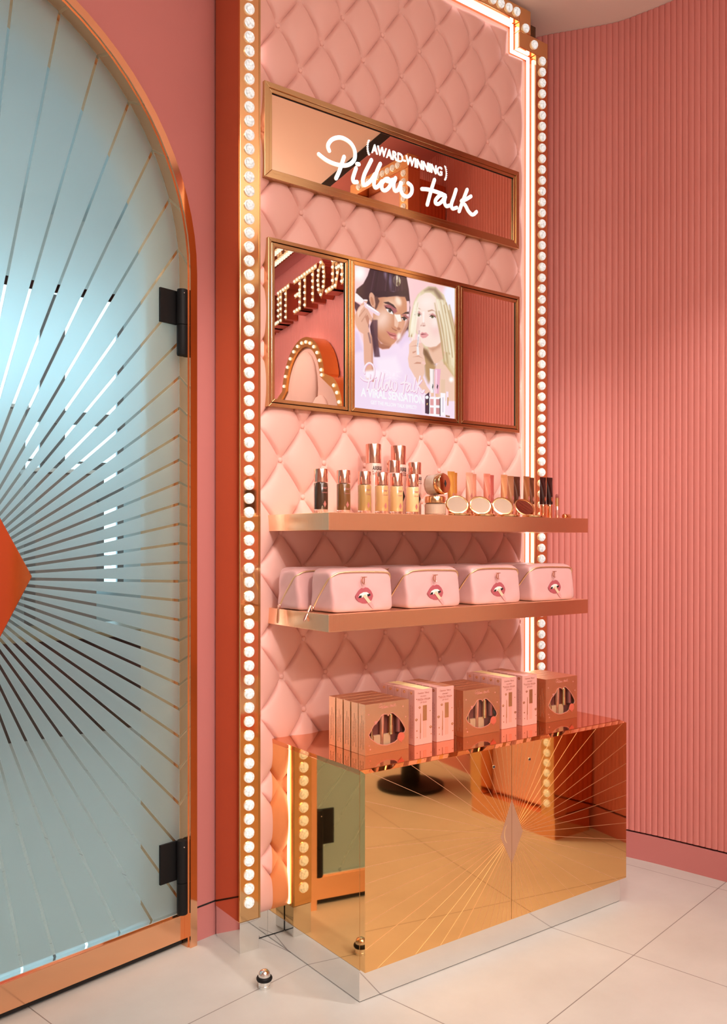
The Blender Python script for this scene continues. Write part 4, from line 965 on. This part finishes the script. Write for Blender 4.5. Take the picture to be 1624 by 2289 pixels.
    b = MB(); shape('m', [[(-21.8,-7.5),(-18.7,-1.3),(-9.3,0),(-10.3,-7)]], fl, .0007, .001, BLK, mb=b); shape('m', [[(8.7,1.3),(20.2,4.3),(23,-1.3),(13.4,-4.5)]], fl, .0007, .001, BLK, mb=b); b.build('mouth_shadow', BLK, lp)
    shape('printed_lipstick', [[(-6.2,-2),(3.1,2.5),(24.3,-20),(13.7,-23.5)]], fl, .0007, .0016, mat('printed_gold', srgb(228, 190, 160), .35), lp)
    shape('printed_bullet', [[(13.7,-23.5),(24.3,-20),(32.7,-30.1),(36.7,-37.6),(33.6,-41.1),(28.6,-39.3),(21.8,-32.6)]], fl, .0007, .0016, mat('printed_bullet_pink', srgb(220, 150, 148), .4), lp)
    mo = MB(); mz = 1.1345
    mo.tube([(cx+.001-.0088*math.cos(R(a)), yf, mz+.0105*math.sin(R(a))) for a in range(-130, 131, 10)], [.0007+.0015*max(0, math.cos(R(a))) for a in range(-130, 131, 10)], 6)
    mo.box(cx-.0002, cx+.0018, yf-.0006, yf+.001, mz-.009, mz+.0115); mo.box(cx-.011, cx+.0105, yf-.0006, yf+.001, mz+.0095, mz+.0112)
    mo.build('monogram', MONO, bag); return bag
def circ3(c, r, n=14): return [(c[0]+r*.3*math.cos(2*math.pi*k/n), c[1]+r*math.cos(2*math.pi*k/n)*.8, c[2]+r*math.sin(2*math.pi*k/n)) for k in range(n)]
b0 = make_bag()
FR = ['front satin pink make-up bag at the left end of the lower shelf', 'front satin pink make-up bag, second from the left on the lower shelf', 'front satin pink make-up bag, third from the left on the lower shelf', 'front satin pink make-up bag at the right end of the lower shelf']
BK = ['satin pink make-up bag half hidden in the back row, leftmost on the lower shelf', 'make-up bag in the back row, behind the second front bag', 'make-up bag in the back row, behind the third front bag', 'make-up bag in the back row, behind the rightmost front bag']
b0['label'] = FR[0]; b2 = make_bag(2); b2['label'] = BK[0]; b2.location = (1.486, 2.243, LZ)
b1 = make_bag(0); b1['label'] = FR[1]; b1.location = (1.793, 2.105, LZ)
for k in range(2, 4): dup(b1, (1.517+.276*k, 2.105, LZ), FR[k])
for k in range(1, 4): dup(b1, (1.517+.276*k-.010, 2.243, LZ), BK[k])
# ------------------------------------------------------------------ gift boxes on the cabinet
FOIL = mat('copper_foil_card', (1, .70, .45), .26, 1, bump=.35, bscale=900); FOILP = mat('foil_brown_print', (.36, .16, .09), .5, .2); ROSEP = mat('foil_rose_print', (.60, .22, .17), .45, .1)
TRAY = mat('plum_tray', srgb(134, 66, 60), .5); TRAYL = mat('beige_tray', srgb(226, 170, 136), .5); GLO = mat('gloss_tube', srgb(206, 134, 110), .12, .3, coat=1)
TZ = .6303
HOLE = [(14,59),(22,70),(31,83),(43,91),(52,99),(58,108),(66,112),(78,111),(84,105),(92,112),(101,112),(112,104),(125,93),(136,79),(145,66),(148,58),(144,51),(133,50),(124,45),(118,38),(118,33),(108,27),(92,24),(77,22),(61,25),(46,30),(31,40),(20,48)]
BW, BD, BH = .162, .033, .1475
def copper_box(x, y, lab, grp, front=True):
    t = thing('gift_box', (x, y, TZ), lab, 'gift box', grp)
    fn = lambda a, b, d: (x+a/1000, y-d, TZ+b/1000)
    if front:
        b = MB(); shape('m', [[(0, 0), (162, 0), (162, 147.5), (0, 147.5)], HOLE], fn, -.0012, 0, FOIL, mb=b)
        b.box(x, x+.001, y+.0012, y+BD, TZ, TZ+BH); b.box(x+BW-.001, x+BW, y+.0012, y+BD, TZ, TZ+BH); b.box(x+.001, x+BW-.001, y+.0012, y+BD, TZ, TZ+.001); b.box(x+.001, x+BW-.001, y+.0012, y+BD, TZ+BH-.001, TZ+BH); b.box(x+.001, x+BW-.001, y+BD-.001, y+BD, TZ+.001, TZ+BH-.001)
        b.build('carton', FOIL, t)
        big = [((p[0]-83)*1.035+83, (p[1]-68)*1.045+68) for p in HOLE]
        shape('window_rim', [big, HOLE], fn, .0001, .0005, ROSEP, t)
        b = MB().box(x+.008, x+BW-.008, y+.0165, y+.025, TZ+.012, TZ+.125); tray = b.build('inner_tray', TRAY, t)
        MB().box(x+.022, x+.098, y+.0075, y+.0164, TZ+.014, TZ+.052).build('step', TRAYL, tray)
        it = MB(); c = (x+.066, y+.0085, TZ); it.lathe([(.0058, .018), (.0058, .054), (.0065, .056), (.0078, .112), (.0078, .114)], c, 18); it.build('gloss_wand', GLO, tray, smooth=40)
        it = MB(); it.lathe([(.0078, .050), (.0078, .076), (.007, .078), (.007, .106), (.005, .110)], (x+.099, y+.0085, TZ), 18); it.build('lipstick_tube', GC, tray, smooth=40)
        it = MB(); it.lathe([(.007, .022), (.007, .050), (.004, .056), (.003, .082), (.0004, .090)], (x+.030, y+.0095, TZ), 16); it.build('pencil', COPPER, tray, smooth=40)
        it = MB(); it.lathe([(.0075, .054), (.0075, .112)], (x+.126, y+.0085, TZ), 16); it.build('dark_lipstick', mat('plum_case', srgb(128, 66, 62), .25, coat=.5), tray, smooth=40)
        MB().box(x+.009, x+BW-.009, y+.0022, y+.0026, TZ+.014, TZ+.122).build('clear_window', CLEAR, t)
        s = script('m', lambda u, v: (x+.048+.066*u, y-.0002, TZ+.130+.0135*v), .00075, ROSEP, t, n=5, res=2); s.v = [(a, y-.0002+(b_-(y-.0002))*.15, c) for a, b_, c in s.v]; s.build('script_print', ROSEP, t)
        b = MB(); b.prism(circ(132, 39, 13, 18), fn, .0005, .0010); b.prism([(126, 29), (134, 27), (135, 20)], fn, .0005, .0010); b.build('speech_sticker', mat('coral_sticker', srgb(196, 94, 74), .5), t)
        for hx, hz, hs in ((38, 92, 9), (12, 118, 4), (18, 16, 4), (150, 96, 4), (140, 128, 4), (14, 27, 3)):
            MB().prism([(hx, hz-hs*.7), (hx+hs*.6, hz), (hx+hs*.55, hz+hs*.4), (hx+hs*.25, hz+hs*.5), (hx, hz+hs*.3), (hx-hs*.25, hz+hs*.5), (hx-hs*.55, hz+hs*.4), (hx-hs*.6, hz)], fn, .0005 if hs > 5 else .0001, .0009 if hs > 5 else .0004).build('heart_print', ROSEP, t)
    else: MB().box(x, x+BW, y, y+BD, TZ, TZ+BH).build('carton', FOIL, t, bevel=.0006)
    sd = MB()
    for k, z0, z1 in ((0, .018, .10), (1, .03, .115), (2, .018, .09)):
        yy = y+.009+.007*k; z = z0; rnd = random.Random(k*7+3)
        while z < z1: w = rnd.uniform(.003, .009); sd.box(x-.0002, x+.0001, yy, yy+.0018, TZ+z, TZ+min(z+w, z1)); z += w+.0016
    sd.build('side_print', FOILP, t); return t
def ordn(k): return ['front', 'second', 'third', 'fourth', 'rearmost'][k]
cfront = {}
for nm, x, ys in (('left', 1.4925, (2.0105, 2.0470, 2.0855, 2.1245, 2.1630)), ('middle', 1.8815, (2.0165, 2.0515, 2.0865, 2.1215, 2.1565)), ('right', 2.2620, (2.0140, 2.0490, 2.0840, 2.1190, 2.1540))):
    for k, y in enumerate(ys):
        fr = k == 0; G = 'copper gift boxes in the %s stack' % nm
        lab = ('copper foil gift box with a lips-shaped window, front of the %s stack' % nm) if fr else 'plain side of a copper gift box, %s in the %s stack' % (ordn(k), nm)
        if fr not in cfront: cfront[fr] = copper_box(x, y, lab, G, fr)
        else: o = dup(cfront[fr], (x, y, TZ), lab); o['group'] = G
CARD = mat('pink_card', srgb(216, 158, 148), .34, bump=.1, bscale=700, coat=.2); CARDG = mat('gold_card_print', (.85, .55, .28), .25, .9); CARDT = mat('pink_card_text', srgb(172, 108, 92), .5)
CREAMP = mat('cream_card_top', srgb(246, 220, 160), .5); TANP = mat('tan_card_top', srgb(190, 124, 92), .4, .3); GLOSSP = mat('gloss_print', srgb(236, 150, 134), .3, coat=.4)
PW_, PD_, PH_ = .0705, .0318, .1683
KISS = [(-6, 0), (-3.4, 3.4), (-1.2, 4), (0, 3), (1.2, 4), (3.4, 3.4), (6, 0), (3, -4), (0, -5), (-3, -4)]
def pink_box(x, y, lab, grp, front, kind):
    t = thing('lip_duo_box', (x, y, TZ), lab, 'gift box', grp)
    fn = lambda a, b, d: (x+a/1000, y-d, TZ+b/1000)
    MB().box(x, x+PW_, y, y+PD_, TZ, TZ+PH_).build('carton', CARD, t, bevel=.0006)
    tp_ = MB(); tp_.add([(x+.034, y+.0005, TZ+PH_+.0002), (x+PW_-.0006, y+.0005, TZ+PH_+.0002), (x+PW_-.0006, y+PD_-.0005, TZ+PH_+.0002), (x+.026, y+PD_-.0005, TZ+PH_+.0002), (x+.030, y+.016, TZ+PH_+.0002)], [(0, 1, 2, 3, 4)])
    tp_.build('top_print', CREAMP if kind == 0 else TANP, t)
    kb = MB(); inn = [(p[0]*.45, p[1]*.3) for p in KISS]
    sf = lambda a, b, d: (x-d, y+PD_/2-a/1000, TZ+b/1000)
    shape('m', [[(p[0], p[1]+158) for p in KISS], [(p[0], p[1]+158) for p in inn]], sf, .0001, .0003, CARDG, mb=kb)
    kb.build('side_kiss', CARDG, t)
    sd = MB(); rnd = random.Random(5)
    for yy in (.010, .0175):
        z = .02
        while z < .115: w = rnd.uniform(.003, .009); sd.box(x-.0002, x+.0001, y+yy, y+yy+.0016, TZ+z, TZ+z+w); z += w+.0018
    sd.build('side_print', CARDT, t)
    if front:
        s1, s2 = ('GLOSSY', 'FRESH PINK') if kind == 0 else ('DREAMY', 'NUDE PINK')
        for s, a0, a1, z0, z1 in (('Charlotte Tilbury', 12, 58, 153, 160), (s1, 23, 47, 145, 149), (s2, 12, 59, 134, 141), ('LIP DUO', 22, 48, 126, 131)):
            text('front_text', s, a0, a1, z0, z1, lambda a, b, d: fn(a, b, d+.0001), CARDT, t, bold=.003, ext=.0003)
        b = MB(); b.prism([(32.5, 72), (48.5, 72), (48.5, 119), (32.5, 119)], fn, .0001, .0006); b.prism([(21, 36), (24.6, 36), (24.6, 92), (22.8, 97)], fn, .0001, .0006); b.build('gold_print', CARDG, t)
        MB().prism([(34, 20), (47, 20), (47, 71.5), (34, 71.5)], fn, .0001, .0006).build('gloss_print', GLOSSP, t)
        MB().prism([(21.4, 18), (24.2, 18), (24.2, 35.5), (21.4, 35.5)], fn, .0001, .0006).build('pencil_print', CARDT, t)
        kb = MB()
        for kx, kz, s in ((20, 114, .8), (7, 78, .9), (64, 50, .9), (9, 44, .5), (62, 100, .35), (8, 140, .35), (60, 138, .35), (66, 28, .4), (10, 24, .35)):
            shape('m', [[(p[0]*s+kx, p[1]*s+kz) for p in KISS], [(p[0]*s*.45+kx, p[1]*s*.3+kz) for p in KISS]], fn, .0001, .0004, CARDG, mb=kb)
        kb.build('kiss_print', CARDG, t)
    return t
pf = {}
for nm, x, kind, y0 in (('left', 1.6880, 0, 2.0235), ('left', 1.7730, 1, 2.0185), ('right', 2.0640, 0, 2.0285), ('right', 2.1600, 1, 2.0260)):
    for k in range(5):
        fr = k == 0; y = y0+.0337*k; side = 'left' if kind == 0 else 'right'; G = 'pink lip duo boxes, %s row of the %s block' % (side, nm)
        where = {('left', 0): 'beside the left copper stack', ('left', 1): 'touching the middle copper stack', ('right', 0): 'right of the middle copper stack', ('right', 1): 'beside the right copper stack'}[nm, kind]
        lab = ('pink lip set box with printed gloss and pencil, %s' % where) if fr else '%s-topped pink lip set box, %s in row %s' % ('cream' if kind == 0 else 'tan', ordn(k), where)
        if (fr, kind) not in pf: pf[fr, kind] = pink_box(x, y, lab, G, fr, kind)
        else: o = dup(pf[fr, kind], (x, y, TZ), lab); o['group'] = G
# ------------------------------------------------------------------ the rest of the shop, seen in the mirrors
wn = Vector((-.984, -.18, 0)).normalized()                 # normal of the right wall there
wt = Vector((.18, -.984, 0)).normalized()                  # along the wall, to the reader's right
def WA(q, z, d): p = Vector((3.292, .012, 0))+wt*q+wn*d; return (p.x, p.y, z)
ms = thing('letter_sign', WA(.2, 2.87, .02), 'row of gold bulb letters mounted high on the fluted wall, seen in the left mirror', 'sign')
ST = {'C': [[(1, .85), (.7, 1), (.3, 1), (0, .8), (0, .2), (.3, 0), (.7, 0), (1, .15)]], 'H': [[(0, 0), (0, 1)], [(1, 0), (1, 1)], [(0, .5), (1, .5)]], 'A': [[(0, 0), (.5, 1), (1, 0)], [(.2, .35), (.8, .35)]],
      'R': [[(0, 0), (0, 1), (.8, 1), (1, .75), (.8, .5), (0, .5)], [(.5, .5), (1, 0)]], 'L': [[(0, 1), (0, 0), (1, 0)]], 'O': [[(.5, 1), (.1, .8), (0, .5), (.1, .2), (.5, 0), (.9, .2), (1, .5), (.9, .8), (.5, 1)]],
      'T': [[(0, 1), (1, 1)], [(.5, 1), (.5, 0)]], 'E': [[(1, 1), (0, 1), (0, 0), (1, 0)], [(0, .5), (.8, .5)]], 'I': [[(.5, 0), (.5, 1)]], 'B': [[(0, 0), (0, 1), (.8, 1), (1, .75), (.8, .5), (0, .5)], [(.8, .5), (1, .25), (.8, 0), (0, 0)]],
      'U': [[(0, 1), (0, .2), (.3, 0), (.7, 0), (1, .2), (1, 1)]], 'Y': [[(0, 1), (.5, .5), (1, 1)], [(.5, .5), (.5, 0)]]}
LB = emis('small_warm_bulb', (1, .93, .74), 1.5); LFACE = mat('letter_face', (.80, .52, .22), .2, 1); LSIDE = mat('letter_side', (.42, .10, .05), .3, .6)
qx = -.62
for ch in 'CHARLOTTE TILBURY':
    if ch == ' ': qx += .085; continue
    w = .100 if ch != 'I' else .02; b = MB(); bb = MB(); f2 = MB()
    for s in ST[ch]:
        P = [(qx+(a if ch != 'I' else a-.5)*w+(0 if ch != 'I' else .01), 2.895+c_*.215) for a, c_ in s]
        for (a0, c0), (a1, c1) in zip(P, P[1:]):
            L = math.hypot(a1-a0, c1-c0); ux, uz = (a1-a0)/L, (c1-c0)/L; h = .018
            quad = [(a0-ux*h-uz*h, c0-uz*h+ux*h), (a1+ux*h-uz*h, c1+uz*h+ux*h), (a1+ux*h+uz*h, c1+uz*h-ux*h), (a0-ux*h+uz*h, c0-uz*h-ux*h)][::-1]
            b.prism(quad, WA, .008, .094); f2.prism(quad, WA, .0942, .096)
            n = max(1, round(L/.04))
            for k in range(n+1): p = WA(a0+(a1-a0)*k/n, c0+(c1-c0)*k/n, .099); bb.ball(p, .0105, 8)
    lo = b.build('letter', LSIDE, ms); f2.build('letter_face', LFACE, lo); bb.build('bulb_row', LB, lo)['kind'] = 'stuff'
    qx += w+.042
hb = thing('padded_headboard', WA(.55, 0, .15), 'cloud-shaped padded headboard with golden bulb rim on the fluted wall, seen in the left mirror', 'headboard')
def lobe(cx, cz, r, a0, a1, n=14): return [(cx+r*math.cos(R(a0+(a1-a0)*k/(n-1))), cz+r*math.sin(R(a0+(a1-a0)*k/(n-1)))) for k in range(n)]
def cloud(g):
    rt = [(.66+g, .9)]+lobe(.42, 1.86, .22+g, -20, 62)+lobe(.27, 2.09, .20+g, -8, 58)+lobe(0, 2.30, .25+g, 8, 90)
    return [(.42+p[0]*1.3, 2.60+(p[1]-2.55)*1.2) for p in rt]+[(.42-p[0]*1.3, 2.60+(p[1]-2.55)*1.2) for p in rt[::-1][1:]]
shape('rim', [cloud(.05), cloud(-.005)], WA, .012, .12, mat('gold_rim', (.85, .45, .12), .2, 1), hb)
cv = MB(); shape('m', [cloud(-.006)], WA, .02, .10, VELVET, mb=cv); cu_ = cv.build('cushion', mat('taupe_velvet', srgb(178, 140, 124), .7), hb)
for cx, cz, a, c_ in ((.55, 2.28, .19, .24), (.34, 2.0, .17, .24), (.76, 2.0, .17, .24), (.55, 1.75, .2, .3), (.22, 1.6, .2, .3), (.88, 1.6, .2, .3)):
    b = MB(); b.ball((0, 0, 0), 1, 20); b.v = [WA(.42+(cx-.55+v[0]*a)*1.25, 2.60+(cz+v[2]*c_-2.55)*1.2, .10+v[1]*.05) for v in b.v]; b.build('tuft', cu_.data.materials[0], cu_, smooth=180)
bo = cloud(.022); acc = 0; nb_ = 0
for a, c_ in zip(bo, bo[1:]):
    acc += math.dist(a, c_)
    if acc > .05 and nb_ < 100:
        acc = 0; nb_ += 1; MB().ball(WA(a[0], a[1], .123), .012, 8).build('bulb', LB, hb)
dsp = thing('marquee_side_display', (2.79, 1.267, 0), 'second golden bulb display standing by the fluted wall, seen mirrored in the cabinet doors', 'display')
MB().box(2.79, 2.87, 1.232, 1.302, .095, 3.14).build('post', GOLDP, dsp, bevel=.002)
MB().box(2.79, 2.87, .80, .87, .095, 3.14).build('post', GOLDP, dsp, bevel=.002)
MB().box(2.79, 2.87, .80, 1.302, 3.14, 3.21).build('header', GOLDP, dsp, bevel=.002)
MB().box(2.872, 3.045, 1.262, 1.300, .10, 3.10).build('side_panel', ROSE, dsp, bevel=.001)
MB().box(2.862, 2.90, .87, 1.232, .10, 3.14).build('upholstered_panel', VELVET, dsp, bevel=.01)
MB().box(2.80, 3.02, .80, 1.300, 0, .094).build('plinth', COPPER, dsp)
for k in range(71): bulb(dsp, 2.79, 1.267, .15+.0424*k, R(-90))
for k in range(9): bulb(dsp, 2.79, 1.22-.0424*k, 3.175, R(-90))

cbn = thing('ceiling_bulb_bar', WA(.7, 3.2, .27), 'golden bulb bar under the ceiling near the letter sign, seen in the left mirror', 'light bar')
MB().prism([(.25, 3.23), (1.6, 3.23), (1.6, 3.315), (.25, 3.315)], WA, .19, .35).build('casing', GOLDP, cbn, bevel=.002)
for k in range(32):
    for d_ in (.23, .31): MB().ball(WA(.28+.042*k, 3.227, d_), .0165, 8).build('bulb', LB, cbn)
st_ = thing('stool', (2.82, .33, 0), 'round brown leather stool on a dark base, seen mirrored in the cabinet doors', 'stool')
MB().lathe([(.19, .20), (.205, .22), (.21, .36), (.20, .41), (.15, .43), (.0002, .435)], (2.82, .33, 0), 40).build('seat', mat('brown_leather', srgb(140, 70, 34), .4, bump=.1, bscale=120), st_, smooth=40)
MB().lathe([(.17, 0), (.17, .02), (.05, .035), (.045, .2)], (2.82, .33, 0), 32).build('base', BLACK, st_, smooth=40)
